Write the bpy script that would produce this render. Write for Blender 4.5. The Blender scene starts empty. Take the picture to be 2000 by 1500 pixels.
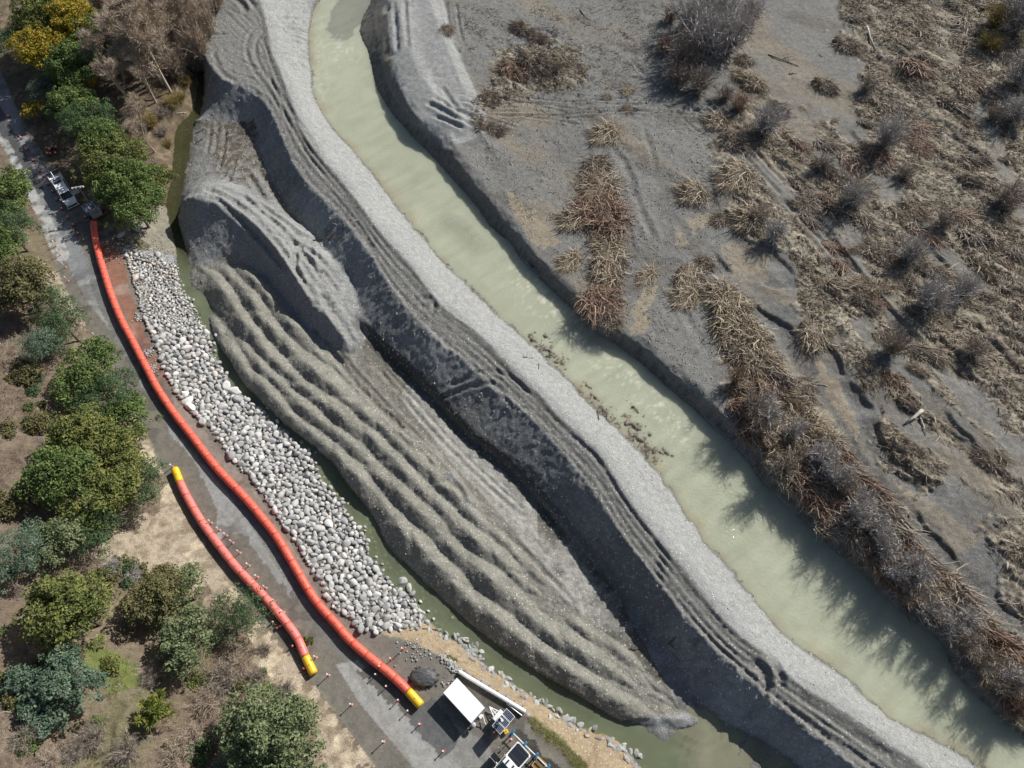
import bpy, math, random
import numpy as np
from mathutils import Vector, Matrix
random.seed(7); RNG = np.random.default_rng(7)
S = bpy.context.scene
COL = S.collection

# ------------------------------------------------------------------ camera, light, exposure
TAU = math.radians(29.0); CAMH = 84.0; FPX = 1376.0
cd = bpy.data.cameras.new('camera'); cam = bpy.data.objects.new('camera', cd); COL.objects.link(cam)
cam.location = (0, 0, CAMH); cam.rotation_euler = (TAU, 0, 0)
cd.sensor_fit = 'HORIZONTAL'; cd.sensor_width = 36.0; cd.lens = FPX/2000*36.0
cd.clip_start = 0.5; cd.clip_end = 3000
S.camera = cam
S.render.resolution_x, S.render.resolution_y = 1024, 768
SUN_EL = math.radians(36.0); SUN_DIR = Vector((0.727, 0.686, 0)).normalized()
w = bpy.data.worlds.new('World'); S.world = w; w.use_nodes = True
nt = w.node_tree; sky = nt.nodes.new('ShaderNodeTexSky'); sky.sky_type = 'NISHITA'; sky.sun_disc = False
sky.dust_density = 1.6; sky.ozone_density = 1.0
sky.sun_elevation = SUN_EL; sky.sun_rotation = math.atan2(SUN_DIR.x, SUN_DIR.y)
nt.links.new(sky.outputs[0], nt.nodes['Background'].inputs[0]); nt.nodes['Background'].inputs[1].default_value = 0.06
sl = bpy.data.lights.new('sun', 'SUN'); sl.energy = 4.8; sl.angle = math.radians(0.5); sl.color = (1, 0.965, 0.905)
so = bpy.data.objects.new('sun', sl); COL.objects.link(so)
sd = Vector((SUN_DIR.x*math.cos(SUN_EL), SUN_DIR.y*math.cos(SUN_EL), math.sin(SUN_EL)))
so.rotation_euler = sd.to_track_quat('Z', 'Y').to_euler(); so.location = sd*200
S.view_settings.view_transform = 'Standard'; S.view_settings.look = 'None'
S.view_settings.exposure = 0.22; S.view_settings.gamma = 1.0; S.view_settings.use_curve_mapping = False
S.cycles.max_bounces = 6; S.cycles.transparent_max_bounces = 12

# ------------------------------------------------------------------ helpers
CT, ST = math.cos(TAU), math.sin(TAU)
def P(px, py, z=0.0):
    """ground position of a photo point lying at height z"""
    u = (px-1000)/FPX; v = (750-py)/FPX
    dz = v*ST - CT; t = (z-CAMH)/dz
    return (u*t, (v*CT+ST)*t)
def W(pts, z=0.0):
    return np.array([P(p[0], p[1], p[2] if len(p) > 2 else z) for p in pts])
def _h(ix, iy, seed):
    n = (ix.astype(np.int64)*374761393 + iy.astype(np.int64)*668265263 + seed*1442695041) & 0x7fffffff
    n = ((n ^ (n >> 13))*1274126177) & 0x7fffffff
    return ((n ^ (n >> 16)) & 0xffff)/65535.0
def vnoise(x, y, seed=0):
    ix = np.floor(x); iy = np.floor(y); fx = x-ix; fy = y-iy
    fx = fx*fx*(3-2*fx); fy = fy*fy*(3-2*fy)
    a = _h(ix, iy, seed); b = _h(ix+1, iy, seed); c = _h(ix, iy+1, seed); d = _h(ix+1, iy+1, seed)
    return (a*(1-fx)+b*fx)*(1-fy) + (c*(1-fx)+d*fx)*fy
def fbm(x, y, s, oct=4, seed=0, gain=0.5):
    """fractal noise about 0, feature size s"""
    o = 0; a = 1; t = 0; x = x/s; y = y/s
    for i in range(oct):
        o = o + a*(vnoise(x, y, seed+i*17)-0.5); t += a; a *= gain; x = x*2.03+7.1; y = y*2.03+3.7
    return o/t*2
def sstep(a, b, x):
    t = np.clip((x-a)/(b-a), 0, 1); return t*t*(3-2*t)
def resample(poly, n):
    p = np.asarray(poly, float); d = np.r_[0, np.cumsum(np.linalg.norm(np.diff(p[:, :2], axis=0), axis=1))]
    t = np.linspace(0, d[-1], n)
    return np.stack([np.interp(t, d, p[:, k]) for k in range(p.shape[1])], 1)
def smooth_poly(poly, n=None, it=2):
    p = np.asarray(poly, float)
    for _ in range(it):
        q = [p[0]]
        for a, b in zip(p[:-1], p[1:]): q += [a*.75+b*.25, a*.25+b*.75]
        q.append(p[-1]); p = np.array(q)
    return resample(p, n) if n else p
def inpoly(x, y, poly):
    r = np.zeros(x.shape, bool); n = len(poly)
    for i in range(n):
        x1, y1 = poly[i][:2]; x2, y2 = poly[(i+1) % n][:2]
        if y1 == y2: continue
        c = (y1 > y) != (y2 > y)
        r ^= c & (x < (x2-x1)*(y-y1)/(y2-y1)+x1)
    return r
def pdist(x, y, poly, margin=6.0):
    """distance, along and signed side to a polyline for the points near it"""
    d = np.full(x.shape, margin); s = np.zeros(x.shape); sg = np.ones(x.shape)
    L = 0
    for (x1, y1), (x2, y2) in zip(poly[:-1, :2], poly[1:, :2]):
        l = math.hypot(x2-x1, y2-y1)
        if l < 1e-6: continue
        m = (x > min(x1, x2)-margin) & (x < max(x1, x2)+margin) & (y > min(y1, y2)-margin) & (y < max(y1, y2)+margin)
        i = np.nonzero(m)
        if i[0].size:
            xx = x[i]-x1; yy = y[i]-y1; ux = (x2-x1)/l; uy = (y2-y1)/l
            t = np.clip(xx*ux+yy*uy, 0, l); ex = xx-ux*t; ey = yy-uy*t
            dd = np.hypot(ex, ey); b = dd < d[i]
            j = tuple(k[b] for k in i)
            d[j] = dd[b]; s[j] = L+t[b]; sg[j] = np.sign(ux*ey[b]-uy*ex[b])
        L += l
    return d, s, sg

# meshes ------------------------------------------------------------
def mesh_np(name, V, F, mats=None, midx=None, smooth=False, col=None):
    me = bpy.data.meshes.new(name); V = np.asarray(V, np.float32); F = np.asarray(F, np.int32)
    k = F.shape[1]; n = len(F)
    me.vertices.add(len(V)); me.vertices.foreach_set('co', V.ravel())
    me.loops.add(n*k); me.loops.foreach_set('vertex_index', F.ravel())
    me.polygons.add(n); me.polygons.foreach_set('loop_start', np.arange(0, n*k, k, dtype=np.int32))
    try: me.polygons.foreach_set('loop_total', np.full(n, k, np.int32))
    except Exception: pass
    for m in (mats or []): me.materials.append(m)
    if midx is not None: me.polygons.foreach_set('material_index', np.asarray(midx, np.int32))
    me.polygons.foreach_set('use_smooth', np.full(n, smooth))
    if col is not None:
        a = me.color_attributes.new('tone', 'FLOAT_COLOR', 'POINT')
        c = np.ones((len(V), 4), np.float32); c[:, :3] = col; a.data.foreach_set('color', c.ravel())
    me.update(calc_edges=True); return me
def link(name, me, parent=None, loc=None, **props):
    o = bpy.data.objects.new(name, me); COL.objects.link(o)
    if parent: o.parent = parent
    if loc is not None: o.location = loc
    for k, v in props.items():
        if v is not None: o[k] = v
    return o
def thing(name, label, cat, loc=(0, 0, 0), rz=0, group=None):
    o = link(name, None, None, loc, label=label, category=cat, group=group)
    o.rotation_euler = (0, 0, rz); o.empty_display_size = .2; return o
class MB:
    """collects boxes, tubes and prisms into one mesh with any face sizes"""
    def __init__(s): s.v = []; s.f = []
    def add(s, v, f):
        o = len(s.v); s.v += [tuple(p) for p in v]; s.f += [tuple(i+o for i in q) for q in f]; return s
    def box(s, c, d, rz=0, bev=0.0, M=None):
        x, y, z = d[0]/2, d[1]/2, d[2]/2
        if bev:
            b = min(bev, x*.9, y*.9)
            ring = [(x-b, -y), (x, -y+b), (x, y-b), (x-b, y), (-x+b, y), (-x, y-b), (-x, -y+b), (-x+b, -y)]
            zz = [(-z, 1), (z-b*.7, 1), (z, 1-b/max(x, y))]
            v = []
            for h, k in zz: v += [(p[0]*k, p[1]*k, h) for p in ring]
            f = [tuple(range(7, -1, -1)), tuple(range(16, 24))]
            for r in range(2): f += [(r*8+i, r*8+(i+1) % 8, r*8+8+(i+1) % 8, r*8+8+i) for i in range(8)]
        else:
            v = [(-x, -y, -z), (x, -y, -z), (x, y, -z), (-x, y, -z), (-x, -y, z), (x, -y, z), (x, y, z), (-x, y, z)]
            f = [(3, 2, 1, 0), (4, 5, 6, 7), (0, 1, 5, 4), (1, 2, 6, 5), (2, 3, 7, 6), (3, 0, 4, 7)]
        m = M if M is not None else Matrix.Rotation(rz, 4, 'Z')
        return s.add([Vector(c)+m @ Vector(p) for p in v], f)
    def tube(s, pts, r, n=8, cap=True):
        pts = [Vector(p) for p in pts]; rs = r if hasattr(r, '__len__') else [r]*len(pts)
        v = []; N = len(pts)
        for i, p in enumerate(pts):
            t = (pts[min(i+1, N-1)]-pts[max(i-1, 0)])
            if t.length < 1e-9: t = Vector((0, 0, 1))
            t.normalize()
            a = t.cross(Vector((0, 0, 1)) if abs(t.z) < .9 else Vector((1, 0, 0))).normalized(); b = t.cross(a)
            v += [p+(a*math.cos(2*math.pi*k/n)+b*math.sin(2*math.pi*k/n))*rs[i] for k in range(n)]
        f = [(i*n+k, i*n+(k+1) % n, (i+1)*n+(k+1) % n, (i+1)*n+k) for i in range(N-1) for k in range(n)]
        if cap: f += [tuple(range(n-1, -1, -1)), tuple((N-1)*n+k for k in range(n))]
        return s.add(v, f)
    def prism(s, poly, z0, z1, taper=1.0):
        n = len(poly); cx = sum(p[0] for p in poly)/n; cy = sum(p[1] for p in poly)/n
        v = [(p[0], p[1], z0) for p in poly]+[(cx+(p[0]-cx)*taper, cy+(p[1]-cy)*taper, z1) for p in poly]
        f = [tuple(range(n-1, -1, -1)), tuple(range(n, 2*n))]+[(i, (i+1) % n, n+(i+1) % n, n+i) for i in range(n)]
        return s.add(v, f)
    def build(s, name, m, parent=None, smooth=False, loc=None, **props):
        me = s.mesh(name, m, smooth); return link(name, me, parent, loc, **props)
    def mesh(s, name, m, smooth=False):
        me = bpy.data.meshes.new(name); me.from_pydata([tuple(p) for p in s.v], [], s.f); me.materials.append(m)
        if smooth: me.polygons.foreach_set('use_smooth', np.full(len(me.polygons), True))
        me.update(); return me

# materials -----------------------------------------------------------
def mat(name, base, rough=0.6, metal=0.0, spec=0.5):
    m = bpy.data.materials.new(name); m.use_nodes = True; b = m.node_tree.nodes['Principled BSDF']
    b.inputs['Base Color'].default_value = (*base, 1); b.inputs['Roughness'].default_value = rough
    b.inputs['Metallic'].default_value = metal; b.inputs['Specular IOR Level'].default_value = spec
    return m
def N(m, t, **kw):
    n = m.node_tree.nodes.new(t)
    for k, v in kw.items():
        if k in n.inputs.keys(): n.inputs[k].default_value = v
        else: setattr(n, k, v)
    return n
def L(m, a, b): m.node_tree.links.new(a, b)
def mixrgb(m, blend, fac, a, b):
    n = m.node_tree.nodes.new('ShaderNodeMix'); n.data_type = 'RGBA'; n.blend_type = blend
    for s_, v in ((n.inputs[0], fac), (n.inputs[6], a), (n.inputs[7], b)):
        if hasattr(v, 'is_linked') or hasattr(v, 'links'): L(m, v, s_)
        elif isinstance(v, (int, float)): s_.default_value = v
        else: s_.default_value = (*v, 1) if len(v) == 3 else v
    return n.outputs[2]
def ramp(m, fac, stops):
    n = m.node_tree.nodes.new('ShaderNodeValToRGB'); e = n.color_ramp.elements
    while len(e) < len(stops): e.new(0.5)
    for x, (p, c) in zip(e, stops):
        x.position = p; x.color = (*c, 1) if len(c) == 3 else c
    L(m, fac, n.inputs[0]); return n.outputs[0]
def coords(m, obj=True):
    return N(m, 'ShaderNodeTexCoord').outputs['Object']
def dirty(m, base, scale=3.0, amt=0.35, dark=(0.55, 0.5, 0.42), bump=0.0):
    """wear: soft blotches and fine grain on an object's own colour"""
    b = m.node_tree.nodes['Principled BSDF']; c = coords(m)
    n = N(m, 'ShaderNodeTexNoise', Scale=scale, Detail=6.0, Roughness=0.65); L(m, c, n.inputs['Vector'])
    f = ramp(m, n.outputs['Fac'], [(0.35, (1, 1, 1)), (0.75, dark)])
    L(m, mixrgb(m, 'MULTIPLY', amt, base, f), b.inputs['Base Color'])
    if bump:
        bp = N(m, 'ShaderNodeBump', Strength=bump, Distance=0.02); L(m, n.outputs['Fac'], bp.inputs['Height']); L(m, bp.outputs[0], b.inputs['Normal'])
    return m
def dmat(name, base, rough=0.6, metal=0.0, spec=0.5, scale=3.0, amt=0.35, bump=0.0, dark=(0.55, 0.5, 0.42)):
    return dirty(mat(name, base, rough, metal, spec), base, scale, amt, dark, bump)

# ground material: tone attribute (what lies there) x pebbles and grain
def ground_mat(name, peb=1.0, bump=0.6, rough=0.9, pscale=5.0, speck=0.5):
    m = mat(name, (.3, .3, .3), rough, spec=0.25); b = m.node_tree.nodes['Principled BSDF']; c = coords(m)
    a = N(m, 'ShaderNodeVertexColor', layer_name='tone').outputs[0]
    n1 = N(m, 'ShaderNodeTexNoise', Scale=1.3, Detail=8.0, Roughness=0.7); L(m, c, n1.inputs['Vector'])
    n2 = N(m, 'ShaderNodeTexNoise', Scale=9.0, Detail=4.0, Roughness=0.7); L(m, c, n2.inputs['Vector'])
    v = N(m, 'ShaderNodeTexVoronoi', Scale=pscale); L(m, c, v.inputs['Vector'])
    g1 = ramp(m, n1.outputs['Fac'], [(0.3, (.72, .72, .72)), (0.7, (1.25, 1.25, 1.25))])
    g2 = ramp(m, n2.outputs['Fac'], [(0.32, (.52, .52, .52)), (0.7, (1.48, 1.48, 1.46))])
    c1 = mixrgb(m, 'MULTIPLY', 0.8, a, g1); c2 = mixrgb(m, 'MULTIPLY', 0.7*peb, c1, g2)
    n3 = N(m, 'ShaderNodeTexNoise', Scale=26.0, Detail=2.0, Roughness=.6); L(m, c, n3.inputs['Vector'])
    c2 = mixrgb(m, 'MULTIPLY', .75*peb, c2, ramp(m, n3.outputs['Fac'], [(.34, (.42, .42, .42)), (.66, (1.6, 1.6, 1.58))]))
    # scattered pale pebbles
    sep = N(m, 'ShaderNodeSeparateColor'); L(m, v.outputs['Color'], sep.inputs[0])
    th = N(m, 'ShaderNodeMath', operation='GREATER_THAN'); L(m, sep.outputs[0], th.inputs[0]); th.inputs[1].default_value = 0.77
    near = N(m, 'ShaderNodeMath', operation='LESS_THAN'); L(m, v.outputs['Distance'], near.inputs[0]); near.inputs[1].default_value = 0.36
    mu = N(m, 'ShaderNodeMath', operation='MULTIPLY'); L(m, th.outputs[0], mu.inputs[0]); L(m, near.outputs[0], mu.inputs[1])
    mu2 = N(m, 'ShaderNodeMath', operation='MULTIPLY'); L(m, mu.outputs[0], mu2.inputs[0]); mu2.inputs[1].default_value = speck
    pc = mixrgb(m, 'MIX', sep.outputs[1], (.6, .59, .55), (.34, .33, .31))
    L(m, mixrgb(m, 'MIX', mu2.outputs[0], c2, pc), b.inputs['Base Color'])
    ad = N(m, 'ShaderNodeMath', operation='MULTIPLY_ADD'); L(m, n2.outputs['Fac'], ad.inputs[0]); ad.inputs[1].default_value = 0.6; L(m, n1.outputs['Fac'], ad.inputs[2])
    a2 = N(m, 'ShaderNodeMath', operation='ADD'); L(m, ad.outputs[0], a2.inputs[0]); L(m, mu2.outputs[0], a2.inputs[1])
    bp = N(m, 'ShaderNodeBump', Strength=bump, Distance=0.2); L(m, a2.outputs[0], bp.inputs['Height']); L(m, bp.outputs[0], b.inputs['Normal'])
    return m
# ------------------------------------------------------------------ where things lie (photo points with their height in metres)
RIV_L = [(628,-60),(623,0),(607,33),(603,83),(608,143),(613,187),(633,227),(660,263),(697,300),(727,337),(763,387),(797,430),(820,457),(853,500),(890,537),(930,573),(963,610),(1000,638),(1030,667),(1100,730),(1150,787),(1187,820),(1220,853),(1260,893),(1287,920),(1300,943),(1322,967),(1333,1000),(1360,1030),(1377,1063),(1420,1097),(1447,1137),(1477,1173),(1500,1205),(1537,1243),(1577,1277),(1613,1297),(1670,1330),(1687,1360),(1747,1407),(1823,1443),(1873,1473),(1910,1500),(1990,1560),(2120,1640)]
RIV_R = [(745,-60),(727,0),(703,43),(703,67),(723,107),(730,160),(757,210),(793,253),(833,293),(870,333),(900,367),(930,400),(963,450),(1000,473),(1013,500),(1063,550),(1110,597),(1143,633),(1170,647),(1217,683),(1257,713),(1287,740),(1323,773),(1360,803),(1400,840),(1437,873),(1467,907),(1483,937),(1550,1000),(1600,1040),(1620,1070),(1673,1100),(1700,1137),(1747,1183),(1790,1213),(1847,1253),(1853,1300),(1893,1347),(1943,1390),(2000,1437),(2080,1500),(2200,1600)]
BANK_R = [(760,-60,3.4),(755,0,3.4),(763,117,3.3),(787,187,3.2),(820,240,3),(867,265,2.6),(885,300,2.4),(920,350,2.2),(1000,443,2.1),(1027,500,2.1),(1067,530,2.1),(1130,587,2.1),(1165,640,2.1),(1200,645,2.1),(1253,672,2.1),(1283,700,2.1),(1317,730,2.1),(1363,770,2.1),(1383,800,2.1),(1420,837,2),(1467,877,2),(1498,925,2),(1560,985,2),(1615,1030,2),(1650,1065,1.9),(1695,1095,1.9),(1720,1130,1.8),(1765,1178,1.7),(1810,1210,1.6),(1862,1250,1.4),(1880,1295,1.2),(1915,1340,1.2),(1960,1383,1.2),(2010,1425,1.2),(2090,1490,1.2),(2210,1590,1.2)]
CREST_R = [(455,-60,5),(500,-20,5),(520,40,5),(527,90,5),(537,113,5),(563,180,5),(587,247,5),(627,307,5),(667,350,5),(700,397,5),(733,440,5),(780,493,5),(813,530,5),(853,590,5),(880,610,5),(933,650,5),(977,693,5),(1000,717,5),(1043,757,5),(1090,810,5),(1133,847,5),(1173,883,5),(1193,920,5),(1227,973,5),(1247,1000,5),(1277,1037,4.9),(1320,1090,4.8),(1360,1143,4.7),(1400,1190,4.6),(1443,1240,4.5),(1477,1263,4.4),(1500,1283,4.3),(1537,1320,4.2),(1600,1360,4.2),(1673,1407,4.2),(1740,1453,4.2),(1793,1490,4.2),(1850,1530,4.2),(1990,1610,4.2)]
CREST_L = [(370,60,4.6),(395,100,4.6),(425,150,4.6),(470,165,4.6),(500,170,4.7),(520,200,4.7),(543,240,4.7),(570,310,4.7),(600,360,4.7),(640,397,4.6),(667,420,4.4),(687,447,4.5),(727,497,4.7),(747,537,4.7),(777,583,4.7),(810,623,4.7),(830,640,4.7),(867,673,4.7),(917,707,4.7),(937,727,4.6),(967,753,4.6),(1000,780,4.7),(1050,823,4.7),(1087,867,4.7),(1123,907,4.7),(1157,950,4.7),(1185,995,4.7),(1227,1060,4.6),(1267,1110,4.5),(1307,1167,4.4),(1350,1220,4.3),(1393,1267,4.2),(1430,1300,4.1),(1467,1333,3.9),(1500,1365,3.8),(1527,1383,3.8),(1573,1430,3.9),(1620,1460,3.9),(1660,1493,3.9),(1730,1540,3.9),(1850,1620,3.9)]
TOE_L = [(378,232,.9),(400,235,.9),(450,240,1),(495,242,1),(507,300,1),(520,333,1),(543,377,1),(567,423,1.1),(597,443,1.3),(625,470,1.4),(643,500,1.6),(687,543,1.7),(700,593,1.7),(720,633,1.7),(760,680,1.7),(800,717,1.7),(847,763,1.7),(877,797,1.7),(907,830,1.7),(943,863,1.7),(1000,903,1.6),(1080,995,1.4),(1100,1020,1.2),(1133,1063,.9),(1180,1117,.7),(1233,1180,.55),(1283,1257,.4),(1320,1317,.3),(1353,1360,.2),(1377,1383,.1),(1423,1417,0),(1460,1440,0),(1500,1457,0),(1560,1500,0),(1640,1560,0)]
DITCH = [(706,642,.6),(750,689,.5),(791,725,.45),(838,771,.45),(869,804,.45),(899,837,.45),(935,871,.45),(992,911,.45),(1072,1003,.4),(1097,1030,.42),(1128,1066,.42),(1176,1121,.4),(1228,1184,.36),(1278,1260,.3)]
FLOOR_R = [(690,690,.75),(727,722,.7),(790,775,.65),(850,850,.6),(900,895,.6),(960,960,.55),(1040,1020,.5),(1075,1060,.5),(1130,1130,.5),(1190,1200,.4),(1240,1260,.3),(1290,1330,.2),(1335,1390,.05)]
RIDGE_R = [(612,650,.9),(660,697,.9),(697,753,.85),(727,793,.85),(777,843,.8),(847,893,.75),(880,943,.7),(920,997,.65),(1019,1070,.6),(1098,1163,.6),(1155,1214,.5),(1206,1254,.4),(1240,1279,.35),(1265,1319,.25),(1297,1356,.15),(1331,1396,.0)]
STREAM_R = [(350,440,0),(362,481,0),(370,521,0),(366,551,0),(385,593,0),(401,620,0),(427,644,0),(433,673,0),(457,716,0),(475,748,0),(499,772,0),(523,796,0),(553,825,0),(582,849,0),(627,877,0),(656,909,0),(680,947,0),(715,987,0),(739,1024,0),(749,1053,0),(771,1083,0),(803,1109,0),(840,1147,0),(900,1203,0),(937,1234,0),(979,1265,0),(1025,1294,0),(1059,1319,0),(1098,1339,0),(1149,1370,0),(1183,1393,0),(1220,1413,0),(1265,1435,0),(1305,1452,0),(1325,1444,0),(1333,1407,0)]
STREAM_L = [(388,140,0),(383,200,0),(372,225,0),(345,250,0),(342,300,0),(335,350,0),(326,400,0),(338,450,0),(345,490,0),(347,530,0),(349,561,0),(361,577,0),(375,592,0),(387,614,0),(395,635,0),(412,656,0),(418,690,0),(438,718,0),(447,743,0),(462,766,0),(490,783,0),(502,793,0),(514,802,0),(538,828,0),(568,855,0),(588,873,0),(614,895,0),(625,928,0),(640,955,0),(670,983,0),(678,1005,0),(682,1017,0),(705,1033,0),(720,1060,0),(722,1087,0),(744,1110,0),(757,1143,0),(802,1163,0),(820,1183,0),(838,1212,0),(870,1245,0),(925,1262,0),(945,1300,0),(980,1320,0),(1040,1360,0),(1080,1390,0),(1130,1420,0),(1200,1440,0),(1250,1490,0),(1290,1540,0),(1330,1600,0)]
STREAM_R0 = [(398,140,0),(392,200,0),(388,232,0),(375,250,0),(368,300,0),(362,340,0),(350,400,0),(350,440,0)]
BENCH_R = [(-90,-60),(-30,60),(33,215),(90,310),(140,385),(190,425),(222,462),(242,495),(254,551),(261,575),(272,614),(279,638),(296,663),(305,698),(316,727),(340,778),(373,813),(407,843),(433,880),(467,923),(497,957),(533,1003),(550,1037),(580,1077),(597,1107),(620,1140),(630,1177),(660,1203),(690,1228),(713,1233),(760,1240),(815,1256),(860,1283),(898,1302),(960,1345),(1024,1388),(1055,1425),(1100,1460),(1150,1505),(1230,1570)]
BENCH_L = [(-90,130),(0,275),(60,395),(92,470),(122,555),(165,625),(240,760),(290,850),(322,930),(385,1045),(470,1165),(520,1220),(578,1290),(650,1385),(735,1500),(800,1590)]
CREEK_L = [(362,100,2),(358,150,2),(345,185,2.2),(312,225,2.1),(308,275,1.8),(300,330,1.5),(288,385,1.2),(302,428,.9),(318,468,.8),(326,505,.7)]
RIM = [(350,395,3.6),(372,383,4.8),(392,388,5.1),(433,398,5.3),(500,430,5.2),(533,470,5),(577,545,4.6),(610,592,4.2),(657,633,3.4),(680,682,1.6)]
RIM_B = [(365,380,3.8),(400,363,4.2),(440,361,4.2),(500,388,3.9),(560,425,3),(600,455,2),(640,500,2.1),(690,580,2.0),(715,635,1.8)]
RIM_U = [(368,372,1.5),(405,350,1.6),(445,350,1.6),(505,375,1.6),(560,412,1.5),(600,445,1.5)]
RIM_T = [(343,415,1.2),(352,440,.9),(370,480,.9),(395,505,1),(450,512,1),(500,535,1),(543,582,1),(583,633,1),(617,665,.9),(660,690,.9)]
ZB = 3.5
GC = [(432,648),(465,690),(500,725),(545,770),(590,820),(643,859),(677,893),(717,928),(741,947),(781,995),(819,1032),(859,1075),(883,1099),(912,1123),(945,1158),(976,1183),(1019,1220),(1070,1260),(1104,1282),(1132,1291),(1183,1330),(1226,1359),(1265,1372),(1300,1395)]
GA = [(393,535),(430,577),(455,625),(480,660),(508,695),(537,730),(570,760),(600,781),(627,805),(661,824),(677,843),(717,877),(739,901),(781,941),(803,955),(832,992),(856,1013),(888,1048),(934,1083),(979,1126),(1016,1155),(1059,1192),(1098,1220),(1132,1251),(1169,1274),(1197,1291),(1240,1319),(1277,1338)]
GB = [(415,522),(449,561),(468,590),(492,625),(515,655),(540,685),(566,712),(600,745),(629,765),(653,789),(685,808),(709,824),(760,869),(792,899),(832,944),(867,973),(920,1024),(957,1053),(1005,1098),(1047,1138),(1093,1170)]
GT = [(443,513),(473,540),(500,572),(531,615),(553,636),(585,668),(610,698),(650,736),(696,776),(728,800),(771,837),(797,864),(840,904),(853,911),(883,941),(931,984),(955,1013),(1000,1051)]
RIDGE_TOP = [(470,505),(500,535),(543,580),(583,633),(625,672),(680,728)]

DEM = []                                   # break lines in world space (n x 3)
def bl(pts, z=None, it=1, noise=0.0):
    q = np.array([[*P(p[0], p[1], p[2] if len(p) > 2 else z), p[2] if len(p) > 2 else z] for p in pts], float)
    q = smooth_poly(q, it=it); DEM.append(q); return q
def shifted(q, d, z=None, dz=0.0):
    """a copy of a line moved sideways (positive: to the left of its run)"""
    t = np.gradient(q[:, :2], axis=0); n = np.stack([-t[:, 1], t[:, 0]], 1); n /= np.linalg.norm(n, axis=1)[:, None]+1e-9
    r = q.copy(); r[:, :2] += n*d; r[:, 2] = z if z is not None else q[:, 2]+dz; return r
rivL = bl(RIV_L, 0.0); rivR = bl(RIV_R, 0.0)
DEM += [shifted(rivL, 2.2, -.7), shifted(rivR, -1.2, -.7)]
DEM.append(shifted(rivR, .25, .25))
bankR = bl(BANK_R); DEM.append(shifted(bankR, .9, dz=.12)); DEM.append(shifted(bankR, 6, dz=.1))
crR = bl(CREST_R); DEM.append(shifted(crR, -.8, dz=-.26))
crL = bl(CREST_L); DEM.append(shifted(crL, .5, dz=-.12))
toe = bl(TOE_L); bl(DITCH); DEM.append(shifted(bl(FLOOR_R), 0))
ridR = bl(RIDGE_R); stR = bl(STREAM_R); stL = bl(STREAM_L); stR0 = bl(STREAM_R0)
DEM += [shifted(stR, -.9, -.45), shifted(stL, 1.0, -.4)]
benR = bl(BENCH_R, ZB); benL = bl(BENCH_L, ZB)
DEM += [shifted(benR, -.4, ZB), shifted(benL, .6, ZB)]
bl(CREEK_L); bl(RIM); bl(RIM_B); bl(RIM_U); bl(RIM_T)
# flat of the bench
for f in (.25, .5, .75):
    a = resample(benR, 80); b = resample(benL, 80); DEM.append(a*f+b*(1-f))
# windrows of tipped gravel: groove, crest, groove ...
def wl(pts, z): return np.array([[*P(p[0], p[1], z), z] for p in pts], float)
gC, gA, gB, gT = wl(GC, .7), wl(GA, .74), wl(GB, .76), wl(GT, .76); rT = wl(RIDGE_TOP, .95)
for g in (gC, gA, gB, gT): DEM.append(smooth_poly(g, it=1))
CRESTS = []
def cresting(a, b, z, f=.5, n=60, h0=.0):
    b = resample(smooth_poly(b[:, :2]), n); a = resample(smooth_poly(a[:, :2]), 500); a = a[np.argmin(np.hypot(b[:, None, 0]-a[None, :, 0], b[:, None, 1]-a[None, :, 1]), 1)]; c = a*f+b*(1-f)
    q = np.c_[c, np.full(n, z)]; q[:3, 2] = z-.5; q[-3:, 2] = z-.6
    q[:, 2] += .22*np.sin(np.arange(n)*.9+z*40)*np.sign(np.sin(np.arange(n)*.37+z*9))+RNG.normal(0, .07, n)
    CRESTS.append(q)
cresting(stR, gC, 1.85, .42)
cresting(gC, gA[3:], 1.95); cresting(gA, gB, 2.0); cresting(gB, gT, 2.0); cresting(ridR, gA[21:], 1.75); cresting(ridR, gB[14:], 1.8, .5, 30)
cresting(rT, gT[:9], 1.95, .5, 24); cresting(ridR, gT[9:], 1.7, .5, 30)
# hillside, creek bank, flood plain, far edges
HT = benL
DEM += [bl([(-160,300,6),(-60,440,6.5),(0,560,6.5),(60,690,6.8),(130,790,7),(200,920,7.5),(160,1040,8),(230,1130,8),(330,1200,7),(420,1290,6.6),(500,1400,6.6),(560,1520,6.4),(600,1620,6)])]
for z, pts in ((12, [(-400,520),(-200,650),(-60,850),(-20,1050),(60,1200),(180,1350),(280,1520),(320,1640)]), (18, [(-700,700),(-400,900),(-250,1100),(-150,1350),(-50,1640)])):
    bl([(p[0], p[1], z) for p in pts])
bl([(520,-60,5),(470,-40,5)]); bl([(-60,-200,4),(120,-120,3.6),(250,-60,3),(330,30,2.6)]); bl([(200,60,3.2),(150,200,3.5),(230,330,3.2),(270,420,2.6)])
bl([(700,-200,2),(900,-100,2.2),(1200,-80,2.2),(1500,-100,2.3),(2000,-100,2.4)])
bl([(940,30,2.2),(985,150,2.2),(990,250,2.1),(930,300,2.2),(1000,360,2.15),(1200,300,2.2),(1400,380,2.1)])
bl([(780,20,3.9),(800,110,3.9),(850,190,3.7),(905,235,3.5)]); bl([(840,0,3.6),(875,100,3.4),(915,195,3.1),(930,225,2.9)]); bl([(855,-40,2.2),(895,100,2.2),(948,215,2.2),(945,255,2.2),(880,275,2.2)])
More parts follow.
